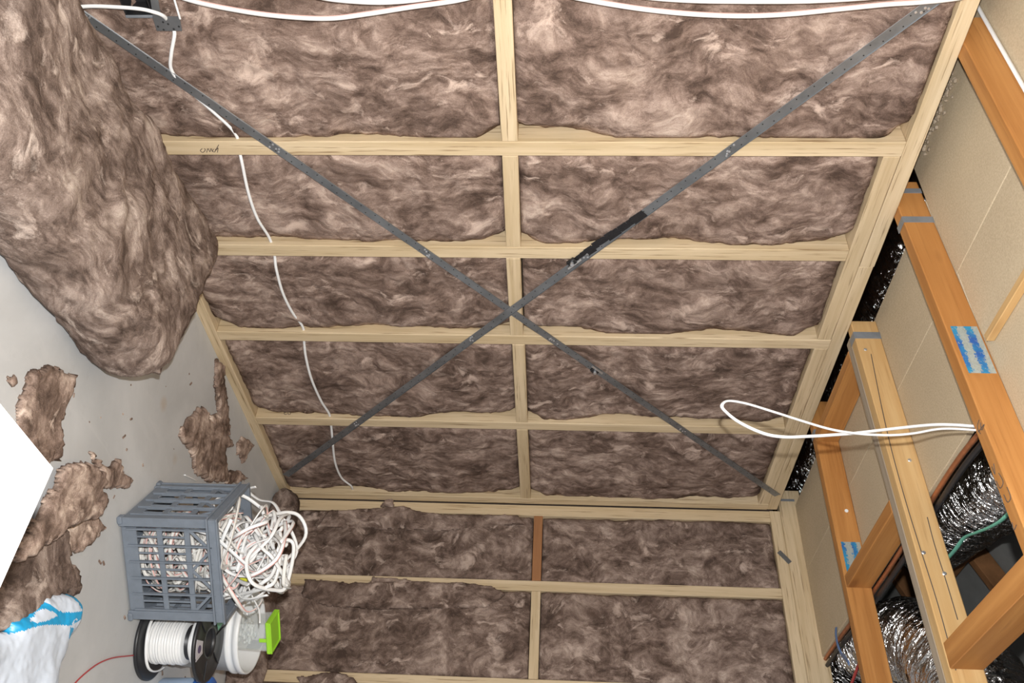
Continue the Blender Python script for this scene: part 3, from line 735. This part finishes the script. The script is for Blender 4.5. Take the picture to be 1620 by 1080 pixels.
# metal bracket low in the nearest bay
br = empty('metal_bracket', onX((267, 38), .006), label='small perforated steel bracket plate holding a white cable low in the nearest bay', cat='bracket')
mbr = MB()
c4 = [onX(p, .006) for p in ((241, 26), (284, 26), (288, 49), (248, 49))]
def quadplate(mb, c, th, mi=0):
    c = [np.array(q, float) for q in c]; n = np.cross(c[1]-c[0], c[3]-c[0]); n /= np.linalg.norm(n)
    if n[0] < 0: n = -n
    V = c+[q-n*th for q in c]; mb.add(V, [(0, 1, 2, 3), (7, 6, 5, 4), (0, 4, 5, 1), (1, 5, 6, 2), (2, 6, 7, 3), (3, 7, 4, 0)], mi)
quadplate(mbr, c4, .0015)
mbr.build('plate', 'steel', br)
m2 = MB(); quadplate(m2, [onX(p, .004) for p in ((232, -40), (243, -40), (255, 27), (242, 27))], .0015); m2.build('tab', 'steel', br)
m3 = MB(); disc, df = lathe([(0, 0), (.003, 0), (.003, .0005), (0, .0005)], (0, 0, 0), 8); disc = np.array(disc)[:, [2, 0, 1]]
for p in ((266, 38), (283, 42), (275, 46), (258, 35), (250, 42), (259, 47)): m3.add(disc+onX(p, .0062), df)
m3.build('punched_hole', 'steel_dark', br, kind='stuff')

fb = empty('recessed_box', (-.04, 1.165, .19), label='black recessed box in the nearest bay beside the small steel bracket', cat='box')
mb = MB(); box(mb, (-.068, 1.165, .2235), (.004, .085, .075)); mb.build('back', 'black', fb)
for (c_, z_) in (((-.034, 1.165, .1875), (.07, .085, .003)), ((-.034, 1.165, .2595), (.07, .085, .003)), ((-.034, 1.124, .2235), (.07, .003, .069)), ((-.034, 1.206, .2235), (.07, .003, .069))):
    mb = MB(); box(mb, c_, z_); mb.build('side', 'black', fb)
mb = MB(); box(mb, (.0025, 1.209, .2235), (.003, .008, .075)); mb.build('rim', 'tape', fb)
# ------------------------------------------------------------------ cables
P = []
for px, xo in (((268, 40), -.004), ((276, 52), .004), ((271, 85), .006), ((271, 110), .002), ((290, 135), -.004), ((335, 175), -.008), ((372, 211), -.014), ((379, 240), -.016), ((383, 258), -.006), ((393, 305), .004), ((407, 345), .002), ((426, 376), -.014),
               ((434, 402), -.016), ((437, 425), -.002), ((447, 462), .003), ((462, 493), -.004), ((479, 517), -.014), ((481, 538), -.014), ((484, 565), -.003), ((493, 600), .003), ((508, 634), -.004), ((521, 655), -.014), ((524, 674), -.014), ((526, 695), -.003), ((530, 730), 0), ((540, 755), -.008), ((556, 769), -.014), ((558, 778), -.04)):
    P.append(onX(px, xo))
cable('power_cable', P, .0052, .0034, ('cable', 'cable'), (0, 0, 1), 7, label='white cable threaded through the studs low across the left wall bays', cat='cable')
cable('power_cable', [onX(p, .03) for p in ((100, 14), (140, 10), (180, 11), (220, 14), (243, 19))] + [onX((258, 25), .016), onX((266, 34), -.006), onX((268, 42), -.008)], .0055, .004, ('cable', 'cable'), (0, 0, 1), 7, label='short white cable entering the steel bracket from the loose batts', cat='cable')
cable('power_cable', [onX(p, .012) for p in ((262, -60), (270, -20), (276, 0), (282, 20))]+[onX((285, 30), .009)], .003, .0026, ('cable', 'cable'), label='thin white cable dropping onto the edge of the steel bracket', cat='cable')
cable('power_cable', [onX(p, .035) for p in ((160, -60), (240, -24), (300, 0), (380, 17), (450, 26), (520, 29), (580, 22), (650, 11), (720, 1), (790, -14), (860, -14), (915, -3), (975, 8), (1040, 17), (1110, 23), (1180, 25), (1250, 22), (1330, 14), (1400, 7), (1460, 3), (1515, -3), (1560, -14))], .0075, .0036, ('cable', 'cable_red'), (0, 0, 1), 7, label='white flat cable with a red edge sagging across the near bay, the lower of two', cat='cable')
cable('power_cable', [onX(p, .042) for p in ((430, -30), (500, -6), (560, 2), (620, 3), (690, -5), (780, -24), (900, -30), (1000, -8), (1080, 0), (1180, 2), (1290, 1), (1400, -6), (1500, -16))], .0075, .0036, ('cable', 'cable_red'), (0, 0, 1), 7, stripe=False, label='white flat cable along the photo edge across the near bay, the upper of two', cat='cable')
lp = [(1560, 676), (1541, 674), (1510, 672), (1473, 672), (1413, 678), (1353, 685), (1315, 688), (1280, 690), (1240, 691), (1207, 685), (1170, 668), (1148, 651), (1142, 641), (1152, 634), (1180, 638), (1220, 650), (1267, 665), (1307, 677), (1337, 683), (1373, 687), (1413, 688), (1447, 685), (1490, 678), (1542, 680), (1562, 682)]
yb_ = chordpt(J4, .82, 1, 0)[1]+.012
P = [onY(p, yb_+.010*math.sin(i*.5)+(0.012 if i < 12 else -.004)) for i, p in enumerate(lp)]
P[0] = P[1]+np.array([-.005, .004, .055]); P[-1] = P[-2]+np.array([.004, .004, .055])
cable('cable_loop', P, .0056, .0032, ('cable', 'cable_red'), (0, 1, 0), 8, label='white flat cable loop with a red edge hanging down from the orange truss timber', cat='cable')
P = [np.minimum(nearY(J5, p)+np.array([0, -.006, 0]), (9, 9, 2.482)) for p in ((1500, -60), (1530, -8), (1547, 12), (1565, 26), (1582, 40), (1600, 70), (1620, 105), (1650, 160), (1690, 240))]
cable('power_cable', P, .0062, .004, ('cable', 'cable'), (0, 0, 1), 7, label='white cable running along the face of the nearest orange truss timber', cat='cable')

# ------------------------------------------------------------------ attic services
def duct(name, P, r, label, seed):
    C = spline(P, 30); seg = np.linalg.norm(np.diff(C, axis=0), axis=1); L_ = seg.sum(); n = int(L_/.0065)
    s = np.concatenate([[0], np.cumsum(seg)]); t = np.linspace(0, L_, n); C = np.stack([np.interp(t, s, C[:, k]) for k in range(3)], -1)
    SG = 44; ang = np.arange(SG)
    def rf_(i):
        base = 1+.035*math.sin(2*math.pi*t[i]/.034)
        q = np.stack([np.cos(ang*2*math.pi/SG)*2.2, np.sin(ang*2*math.pi/SG)*2.2, ang*0+t[i]*9], -1)
        q2 = np.stack([np.cos(ang*2*math.pi/SG)*1.6, np.sin(ang*2*math.pi/SG)*1.6, ang*0+t[i]*40], -1)
        return base+.045*vnoise(q, seed)+.02*vnoise(q2, seed+1)
    V, Fc, mi = tube(C, r, r, SG, (0, 0, 1), 0, False, rf_)
    gc = [(math.cos(j*2*math.pi/SG), math.sin(j*2*math.pi/SG), t[i]) for i in range(n) for j in range(SG)]
    return mesh(name, V, Fc, 'foil', None, True, None, gc, label=label, cat='duct')
duct('air_duct', [(.25, 3.55, 2.95), (.44, 2.9, 2.86), (.60, 2.4, 2.80), (.72, 1.9, 2.76), (.78, 1.2, 2.76)], .15, 'silver flexible foil duct seen through the ceiling hole beside the truss with the cable loop', 31)
duct('air_duct', [(.44, 4.5, 2.74), (.66, 3.75, 2.70), (.79, 3.36, 2.69), (.98, 3.02, 2.69), (1.28, 2.82, 2.69), (1.75, 2.78, 2.70), (2.5, 2.85, 2.72)], .16, 'large crumpled silver foil duct passing behind the cracked truss timber', 32)
duct('air_duct', [(-.23, .9, 2.66), (-.24, 2.0, 2.66), (-.22, 2.9, 2.65), (-.26, 3.7, 2.66), (-.3, 4.6, 2.68)], .135, 'dark foil duct in the gap between the left wall plate and the ceiling boards', 33)
cable('copper_pipe', [(.80, 1.5, 2.503), (.75, 1.85, 2.5025), (.712, 2.16, 2.5025), (.714, 2.5, 2.5025), (.722, 2.9, 2.5025), (.716, 3.3, 2.5025), (.706, 3.62, 2.5025), (.70, 4.2, 2.5025)], .008, .008, ('copper', 'copper'), stripe=False, label='bare copper pipe along the edge of the ceiling boards', cat='pipe')
cable('insulated_pipe', [(.83, 1.5, 2.506), (.775, 1.85, 2.506), (.742, 2.16, 2.506), (.746, 2.5, 2.506), (.752, 2.9, 2.506), (.744, 3.3, 2.506), (.732, 3.62, 2.506), (.73, 4.2, 2.506)], .009, .009, ('black', 'black'), stripe=False, label='black sleeved pipe alongside the copper pipe above the trusses', cat='pipe')
tt = MB()
V, Fc, mi = tube(spline([(.672, 3.52, 2.4895), (.70, 3.525, 2.485), (.745, 3.53, 2.487), (.775, 3.54, 2.50), (.80, 3.5, 2.495), (.84, 3.45, 2.49)], 6), .012, .003, 8, (0, 1, 0)); tt.add(V, Fc)
tt.build('blue_tape', 'bluetie', label='strip of blue tape tied round the pipes near the end wall', cat='tape')
gw = [onZ(p, 2.56) for p in ((1470, 915), (1498, 884), (1512, 868), (1526, 850), (1545, 842), (1565, 834), (1585, 822), (1606, 802), (1640, 780))]
cable('green_wire', gw, .007, .0035, ('wire_green', 'wire_green'), stripe=False, label='pale green wire drooping through the attic between the ducts', cat='wire')
cable('red_wire', [onZ(p, 2.55) for p in ((1340, 1100), (1352, 1068), (1362, 1042), (1376, 1010))], .006, .006, ('wire_red', 'wire_red'), stripe=False, label='red wire in the attic beside the small duct opening', cat='wire')

# stamped and pencilled marks on the left wall studs
def studtxt(lines, xoff=.0006): return [[onX(p, xoff) for p in L_] for L_ in lines]
strokes('pencil_mark', studtxt([[(320, 235), (317, 238), (321, 241), (325, 237), (323, 235)], [(327, 241), (329, 235), (332, 240), (334, 235), (336, 240)], [(338, 236), (336, 239), (340, 240), (341, 236)], [(346, 229), (341, 238), (345, 234), (344, 241)]]), 'ink', wa, .0011)
sy = 3.084
def nearstud(p): return onY(p, sy-.0004)
strokes('stamped_number', [[nearstud(p) for p in L_] for L_ in ([(454, 655), (450, 655), (450, 649), (454, 649)], [(450, 652), (453, 652)], [(459, 649), (455.5, 651), (456, 655), (459, 655), (460, 652), (459, 649)])], 'ink', wa, .0013)

# ================================================================== THINGS ON THE FLOOR
# ---- white table whose corner reaches into the frame
tc = onZ((85, 740), .72)
tb = empty('white_table', (tc[0]+.35, tc[1]-.45, 0), label='white flat table top corner at the photo edge close to the camera', cat='table')
mb = MB(); box(mb, (tc[0]+.29, tc[1]-.45, .71), (.58, .90, .02), 0, .001); mb.build('tabletop', 'table', tb)
for sx in (.05, .53):
    for sy_ in (-.86, -.04):
        mb = MB(); box(mb, (tc[0]+sx, tc[1]+sy_, .35), (.04, .04, .70), 0, .002); mb.build('leg', 'table', tb)

# ---- grey crate
P0 = np.array([.866, 2.387, 0]); e1 = np.array([1.071-.866, 2.663-2.387, 0]); e2 = np.array([.642-.866, 2.557-2.387, 0])
L1, L2 = np.linalg.norm(e1), np.linalg.norm(e2); e1 /= L1; e2 = np.array([-e1[1], e1[0], 0]); HC = .315
cr = empty('plastic_crate', P0+e1*L1/2+e2*L2/2, label='slate grey slatted plastic crate full of cable offcuts on the concrete', cat='crate')
AX = np.array([e1, e2, (0, 0, 1.)])
def cw(a, b, z): return P0+e1*a+e2*b+np.array([0, 0, z])
ins = .012
mb = MB()                                                     # base, with feet lip
box(mb, cw(L1/2, L2/2, .012), (L1-.01, L2-.01, .012), 0, .003, AX)
for k in range(5): box(mb, cw(L1*(k+.5)/5, L2/2, .021), (.012, L2-.03, .008), 0, .002, AX)
mb.build('base', 'crate', cr)
for (a, b) in ((0, 0), (1, 0), (1, 1), (0, 1)):
    mb = MB(); sa, sb = (1, -1)[a], (1, -1)[b]
    box(mb, cw(a*L1+sa*.012, b*L2+sb*.004, .15), (.030, .008, .298), 0, .002, AX); box(mb, cw(a*L1+sa*.004, b*L2+sb*.017, .15), (.008, .030, .298), 0, .002, AX)
    box(mb, cw(a*L1+sa*.006, b*L2+sb*.006, .008), (.026, .026, .016), 0, .004, AX)
    mb.build('corner_post', 'crate', cr)
mb = MB()                                                     # top rim with outer lip
for z, hh, o in ((HC-.014, .030, .004), (HC-.031, .006, .010), (HC-.001, .006, .008)):
    box(mb, cw(L1/2, -o/2+.004, z), (L1+2*o-.002, .008+o, hh), 0, .002, AX); box(mb, cw(L1/2, L2+o/2-.004, z), (L1+2*o-.002, .008+o, hh), 0, .002, AX)
    box(mb, cw(-o/2+.004, L2/2, z), (.008+o, L2-.002, hh), 0, .002, AX); box(mb, cw(L1+o/2-.004, L2/2, z), (.008+o, L2-.002, hh), 0, .002, AX)
mb.build('rim', 'crate', cr)
def side(org, ax, nrm, Ls, nf):
    """one crate side: bottom band, two cross rails, upright fins, thin bars between and zigzag struts under the rim"""
    A3 = np.array([ax, nrm, (0, 0, 1.)])
    mb = MB(); box(mb, org+ax*Ls/2+nrm*-.005+np.array([0, 0, .032]), (Ls-.06, .006, .046), 0, .001, A3); mb.build('bottom_band', 'crate', cr)
    for z in (.128, .215):
        mb = MB(); box(mb, org+ax*Ls/2+nrm*-.005+np.array([0, 0, z]), (Ls-.06, .007, .017), 0, .001, A3); mb.build('cross_rail', 'crate', cr)
    for k in range(nf):
        x = .034+(Ls-.068)*k/(nf-1)
        mb = MB(); box(mb, org+ax*x+nrm*-.002+np.array([0, 0, .16]), (.0055, .012, .27), 0, .001, A3); mb.build('fin', 'crate', cr)
    for k in range(nf-1):
        xa = .034+(Ls-.068)*k/(nf-1); xb = .034+(Ls-.068)*(k+1)/(nf-1)
        mb = MB(); box(mb, org+ax*(xa+xb)/2+nrm*-.006+np.array([0, 0, .13]), (.006, .005, .17), 0, .001, A3); mb.build('bar', 'crate', cr)
    for k in range(2):
        for s in (0, 1):
            xa = .034+(Ls-.068)*(k*2+s)/4; xb = .034+(Ls-.068)*(k*2+s+1)/4
            za, zb = (.222, .286) if s == 0 else (.286, .222)
            V, Fc, g = beam(org+ax*xa+nrm*-.005+np.array([0, 0, za]), org+ax*xb+nrm*-.005+np.array([0, 0, zb]), .006, .009, nrm, .001); mesh('strut', V, Fc, 'crate', cr)
side(cw(0, 0, 0), e1, -e2, L1, 6); side(cw(0, L2, 0), e1, e2, L1, 6); side(cw(0, 0, 0), e2, -e1, L2, 5); side(cw(L1, 0, 0), e2, e1, L2, 5)

# ---- cable offcuts in the crate
rc = random.Random(21)
def coil(zlo, zhi, rmax, flat=.4, cx=None, cy=None, n=None):
    cx = rc.uniform(-.6, .6)*(L1/2-rmax-.02) if cx is None else cx; cy = rc.uniform(-.6, .6)*(L2/2-rmax-.02) if cy is None else cy
    tilt = Matrix.Rotation(rc.uniform(-flat, flat), 3, 'X') @ Matrix.Rotation(rc.uniform(-flat, flat), 3, 'Y')
    z = rc.uniform(zlo, zhi); r1, r2 = rmax*rc.uniform(.55, 1), rmax*rc.uniform(.4, 1); ph = rc.uniform(0, 6.28); n = n or rc.randint(6, 11); P = []
    for k in range(n):
        a = ph+k*rc.uniform(.78, .95); w = 1+rc.uniform(-.15, .12)
        v = tilt @ Vector((r1*w*math.cos(a), r2*w*math.sin(a), rc.uniform(-.018, .018)))
        P.append((cx+v.x, cy+v.y, z+v.z))
    return P
def local(P, top=.5):
    out = []
    for a, b, z in P:
        if z < HC+.01:
            a = max(-L1/2+.022, min(L1/2-.022, a)); b = max(-L2/2+.022, min(L2/2-.022, b))
        out.append(cw(L1/2+a, L2/2+b, max(.034, min(top, z))))
    return out
mb = MB()
for k in range(70):
    V, Fc, mi = tube(spline(local(coil(.06, .29, .135, .9), HC-.01), 5), .0064, .0026, 6, (0, 0, 1), rc.uniform(-.06, .06), rc.random() < .5); mb.add(V, Fc, mi)
mb.build('cable_offcuts_fill', ['cable_dirty', 'cable_red'], None, True, label='tangle of white cable offcuts filling the inside of the grey crate', cat='cable', kind='stuff')
LABC = 'white flat cable offcut tangled on top of the heap in the grey crate'; GRC = 'white cable offcuts on top of the grey crate'
for k in range(52):
    rr = rc.uniform(.07, .16); cx = rc.uniform(-1, 1)*(L1/2-.06)*.8; cy = rc.uniform(-1, 1)*(L2/2-.06)*.8
    dome = HC+.035+.125*(1-min(1, (cx/(L1/2))**2+(cy/(L2/2))**2))
    P = local(coil(HC-.03, dome, rr, 1.0, cx, cy, rc.randint(5, 9)), .50)
    st = rc.random() < .4; dusty = rc.random() > .72
    side_ = ('end wall' if cx > .05 else 'camera' if cx < -.05 else 'middle') + (' left' if cy > 0 else ' right')
    LABC = ('dusty' if dusty else 'clean')+' white cable offcut '+('with red edge' if st else 'without stripe')+' on crate heap, '+side_+' side'; GRC = 'cable offcuts in crate heap: '+LABC[:60]
    cable('cable_offcut', P, .0066, .0026, ('cable_dirty' if dusty else 'cable', 'cable_red'), (0, 0, 1), 6, rc.uniform(-.05, .05), st, seg=6, label=LABC, cat='cable', group=GRC)
def crp(px, y): return onY(px, y)
for pts, st, lab in (
    ([(405, 770), (392, 775), (410, 790), (432, 795), (444, 815), (446, 835), (432, 848), (412, 870)], True, 'white cable offcut arching out highest from the crate heap towards the wall'),
    ([(400, 890), (425, 882), (453, 878)], False, 'straight cut end of white cable sticking out of the crate heap towards the wall'),
    ([(395, 905), (412, 922), (426, 938)], False, 'straight cut end of white cable poking out beside the green lidded tub'),
    ([(372, 955), (382, 963), (392, 972)], False, 'short cut end of white cable hanging over the crate rim'),
    ([(405, 820), (425, 860), (440, 890), (436, 905), (420, 912), (405, 900)], True, 'white cable offcut with red edge bent in a hook outside the heap'),
    ([(385, 900), (392, 925), (400, 945), (410, 965), (411, 985)], False, 'thin beige wire hanging from the crate heap towards the green lidded tub')):
    yy = 2.66
    P = [onY(p, yy+.02*math.sin(i)) for i, p in enumerate(pts)]
    cable('cable_offcut', P, .0066 if 'thin' not in lab else .0028, .0026, ('cable', 'cable_red'), (0, 1, 0), 7, 0, st, label=lab, cat='cable')
p = onY((386, 914), 2.64); mb = MB()
V, Fc, mi = tube([p+np.array([0, 0, -.012]), p+np.array([.006, .004, .012])], .006, .005, 10)
mb.add(V, Fc); mb.build('striped_sleeve', 'yellow', label='small yellow striped sleeve among the cable offcuts', cat='sleeve')
p = onZ((292, 751), .004); q = onZ((310, 760), .004)
cable('cable_offcut', [p, (p+q)/2+np.array([0, .002, .002]), q], .0045, .0026, ('cable', 'cable'), label='short cut piece of white cable lying on the floor behind the crate', cat='cable')

# ---- black spool wound with white cable
sc = np.array([1.066, 2.862, 0.0]); sp = empty('cable_spool', sc, label='black cable spool wound with white cable standing on the floor below the crate', cat='spool')
def flange(z, t):
    V, Fc = lathe([(.046, 0), (.120, 0), (.126, .003), (.126, t-.003), (.120, t), (.095, t-.003), (.06, t-.002), (.052, t), (.046, t), (.046, 0)], sc+np.array([0, 0, z]), 56)
    return mesh('flange', V, Fc, 'black', sp, True)
flange(0, .014); topf = flange(.190, .014)
V, Fc = lathe([(.046, .013), (.056, .013), (.056, .191), (.046, .191), (.046, .013)], sc, 40); mesh('barrel', V, Fc, 'black', sp, True)
prof = [(.055, .016)]
for k in range(12):
    zc = .022+k*.0096
    for a in np.linspace(-1.3, 1.3, 7): prof.append((.0685+.0045*math.cos(a)+.0015*math.sin(k*2.1), zc+.0052*math.sin(a)))
prof.append((.055, .138)); V, Fc = lathe(prof, sc, 56); mesh('winding', V, Fc, 'cable', sp, True)
for (z0, z1, r, ph) in ((.152, .172, .074, .5), (.166, .158, .068, 2.2), (.02, .035, .098, 1.1)):
    P = [sc+np.array([(r+.004*math.sin(3*a))*math.cos(a+ph), (r+.004*math.cos(2*a))*math.sin(a+ph), z0+(z1-z0)*a/6.0]) for a in np.linspace(0, 6.1, 22)]
    cable('loose_turn', P, .0052, .003, ('cable', 'cable'), (0, 0, 1), 4, 0, False, sp)
for k in range(6):
    a = k*math.pi/3+.3; mb = MB(); d = np.array([math.cos(a), math.sin(a), 0]); n = np.array([-d[1], d[0], 0])
    box(mb, sc+d*.088+np.array([0, 0, .2035]), (.064, .004, .004), 0, .001, np.array([d, n, (0, 0, 1.)])); mb.build('flange_rib', 'black', topf)
def sticker(a0, a1, r0, r1, mat, lab):
    V = []; Fc = []; n = 8
    for k in range(n+1):
        a = a0+(a1-a0)*k/n
        for r in (r0, r1):
            for z in (.2045, .2055): V.append(sc+np.array([r*math.cos(a), r*math.sin(a), z]))
    for k in range(n):
        b = k*4; Fc += [(b+1, b+3, b+7, b+5), (b, b+4, b+6, b+2), (b, b+1, b+5, b+4), (b+2, b+6, b+7, b+3)]
    Fc += [(0, 2, 3, 1), (n*4, n*4+1, n*4+3, n*4+2)]
    o = mesh('sticker', V, Fc, mat, topf); o['label'] = lab
sticker(2.55, 3.25, .07, .119, 'sticker_green', 'green paper sticker')
sticker(5.0, 5.6, .065, .118, 'sticker_pale', 'pale diamond sticker'); 
def st2():
    V, Fc = lathe([(0, 0), (.013, 0), (.013, .0006), (0, .0006)], sc+np.array([.091*math.cos(5.3), .091*math.sin(5.3), .2056]), 14); o = mesh('print', V, Fc, 'sticker_purple', topf); o['label'] = 'dark purple printed spot'
st2()

# ---- white bucket and tub
bc = np.array([.925, 3.118, 0.0]); bu = empty('white_bucket', bc, label='open white plastic bucket behind the cable spool holding a green lidded tub', cat='bucket')
V, Fc = lathe([(0, .004), (.118, .004), (.122, .0), (.127, .006), (.139, .195), (.146, .196), (.146, .206), (.140, .208), (.140, .222), (.147, .224), (.147, .242), (.143, .246), (.137, .242), (.124, .012), (0, .012)], bc, 64)
mesh('body', V, Fc, 'white', bu, True)
ux = np.array([.62, .78, 0]); ux /= np.linalg.norm(ux); uy = np.array([-ux[1], ux[0], 0]); TAX = np.array([ux, uy, (0, 0, 1.)])
tcx = np.array([.935, 3.085, 0.0])
tu = empty('lidded_tub', tcx+np.array([0, 0, .013]), label='clear plastic tub with a lime green lid standing in the white bucket', cat='container')
Vt = []; zb_, zt_ = .0135, .322
for (z, a, b) in ((zb_, .042, .034), (zt_, .053, .044), (zt_, .050, .041), (zb_+.003, .039, .031)):
    for (s1_, s2_) in ((-1, -1), (1, -1), (1, 1), (-1, 1)): Vt.append(tcx+ux*a*s1_+uy*b*s2_+np.array([0, 0, z]))
Fc = [(3, 2, 1, 0), (12, 13, 14, 15)]
for r in (0, 4, 8):
    for k in range(4): Fc.append((r+k, r+(k+1) % 4, r+4+(k+1) % 4, r+4+k))
mesh('body', Vt, Fc, 'clear', tu)
mb = MB(); box(mb, tcx+np.array([0, 0, .3315]), (.122, .104, .016), 0, .003, TAX)
for (dx_, dy_, sx_, sy_) in ((0, .047, .122, .008), (0, -.047, .122, .008), (.056, 0, .008, .104), (-.056, 0, .008, .104)):
    box(mb, tcx+ux*dx_+uy*dy_+np.array([0, 0, .341]), (sx_, sy_, .006), 0, .002, TAX)
lid = mb.build('lid', 'lime', tu)
mb = MB(); box(mb, tcx-uy*.0455+ux*.01+np.array([0, 0, .312]), (.014, .004, .03), 0, .001, TAX); mb.build('latch', 'lime', lid)
mb = MB(); box(mb, tcx+ux*.0525+np.array([0, 0, .265]), (.001, .055, .05), 0, .0002, TAX); mb.build('label_print', 'sticker_purple', tu)
mb = MB(); box(mb, tcx+ux*.0533+uy*-.006+np.array([0, 0, .275]), (.001, .04, .018), 0, .0002, TAX); mb.build('label_band', 'lime', tu)
mb = MB(); rq = random.Random(4)
for k in range(230):
    p = tcx+ux*rq.uniform(-.033, .033)+uy*rq.uniform(-.025, .025)+np.array([0, 0, rq.uniform(.02, .26)])
    an = rq.uniform(0, 3.1); A3 = np.array([[math.cos(an), math.sin(an), 0], [-math.sin(an), math.cos(an), 0], [0, 0, 1]]); box(mb, p, (.016, .009, .007), 0, .001, A3)
cl = mb.build('cable_clips', 'white', label='white cable clips heaped inside the clear tub', cat='clips', kind='stuff')

# ---- pale blue tub with bright blue lid at the photo edge
bx = np.array([1.195, 3.07, 0]); b2 = empty('blue_tub', bx, label='pale blue tub with a bright blue lid half hidden by the cable spool', cat='container')
V, Fc = lathe([(0, .0), (.070, 0), (.074, .004), (.078, .125), (0, .125)], bx, 40); mesh('body', V, Fc, 'paleblue', b2, True)
V, Fc = lathe([(0, .125), (.081, .125), (.083, .128), (.083, .168), (.079, .172), (0, .172)], bx, 40); mesh('lid', V, Fc, 'blue', b2, True)
mb = MB(); an = -2.3; d = np.array([math.cos(an), math.sin(an), 0]); n = np.array([-d[1], d[0], 0]); box(mb, bx+d*.0832+np.array([0, 0, .148]), (.001, .03, .02), 0, .0002, np.array([d, n, (0, 0, 1.)])); mb.build('paper_label', 'paper', b2)

# ---- red wire on the floor
cable('red_wire', [onZ(p, .003) for p in ((105, 1100), (119, 1080), (138, 1062), (158, 1048), (180, 1040), (205, 1037))]+[onZ((228, 1034), .003)], .0022, .0022, ('wire_red', 'wire_red'), n=8, stripe=False, label='thin red wire curving over the bare concrete by the spool', cat='wire')

# ---- printed plastic bag
def fz(*ps): return [tuple(onZ(p, .035)[:2]) for p in ps]
bagp = fz((26, 998), (28, 982), (53, 971), (72, 953), (80, 941), (113, 938), (126, 940), (136, 951), (137, 966), (136, 985), (128, 1000), (119, 1012), (118, 1022), (112, 1040), (104, 1058), (98, 1085), (90, 1110), (-60, 1110), (-60, 1035), (0, 1012))
blues = [fz((22, 1004), (24, 980), (53, 969), (73, 951), (80, 956), (97, 969), (127, 966), (122, 953), (112, 937), (128, 937), (138, 952), (138, 964), (127, 979), (108, 989), (90, 988), (67, 988), (48, 992)),
         fz((108, 992), (113, 992), (116, 1000), (120, 1008), (119, 1017), (112, 1014), (108, 1008))]
cut = [fz((50, 982), (63, 968), (73, 962), (90, 973), (73, 981), (57, 985))]
marks = [fz((112, 981), (116, 977), (120, 980), (118, 981), (116, 979), (114, 982)), fz((110, 990), (111, 982), (113, 983), (112, 990)), fz((114, 989), (116, 984), (117.5, 984), (115.5, 989)), fz((118, 988), (119, 985), (120.5, 985), (119.5, 988))]
def ip(poly, x, y): return bool(inside(poly, np.array([x]), np.array([y]))[0])
def bagmat(x, y):
    if any(ip(q, x, y) for q in marks): return 0
    if any(ip(q, x, y) for q in cut): return 0
    return 1 if any(ip(q, x, y) for q in blues) else 0
scrap('plastic_bag', bagp, .05, 77, ['bag_white', 'bag_blue'], .004, 0, .004, .05, .35, None, bagmat, .001, label='crumpled white plastic bag with cyan printed bands lying on the floor', cat='bag')
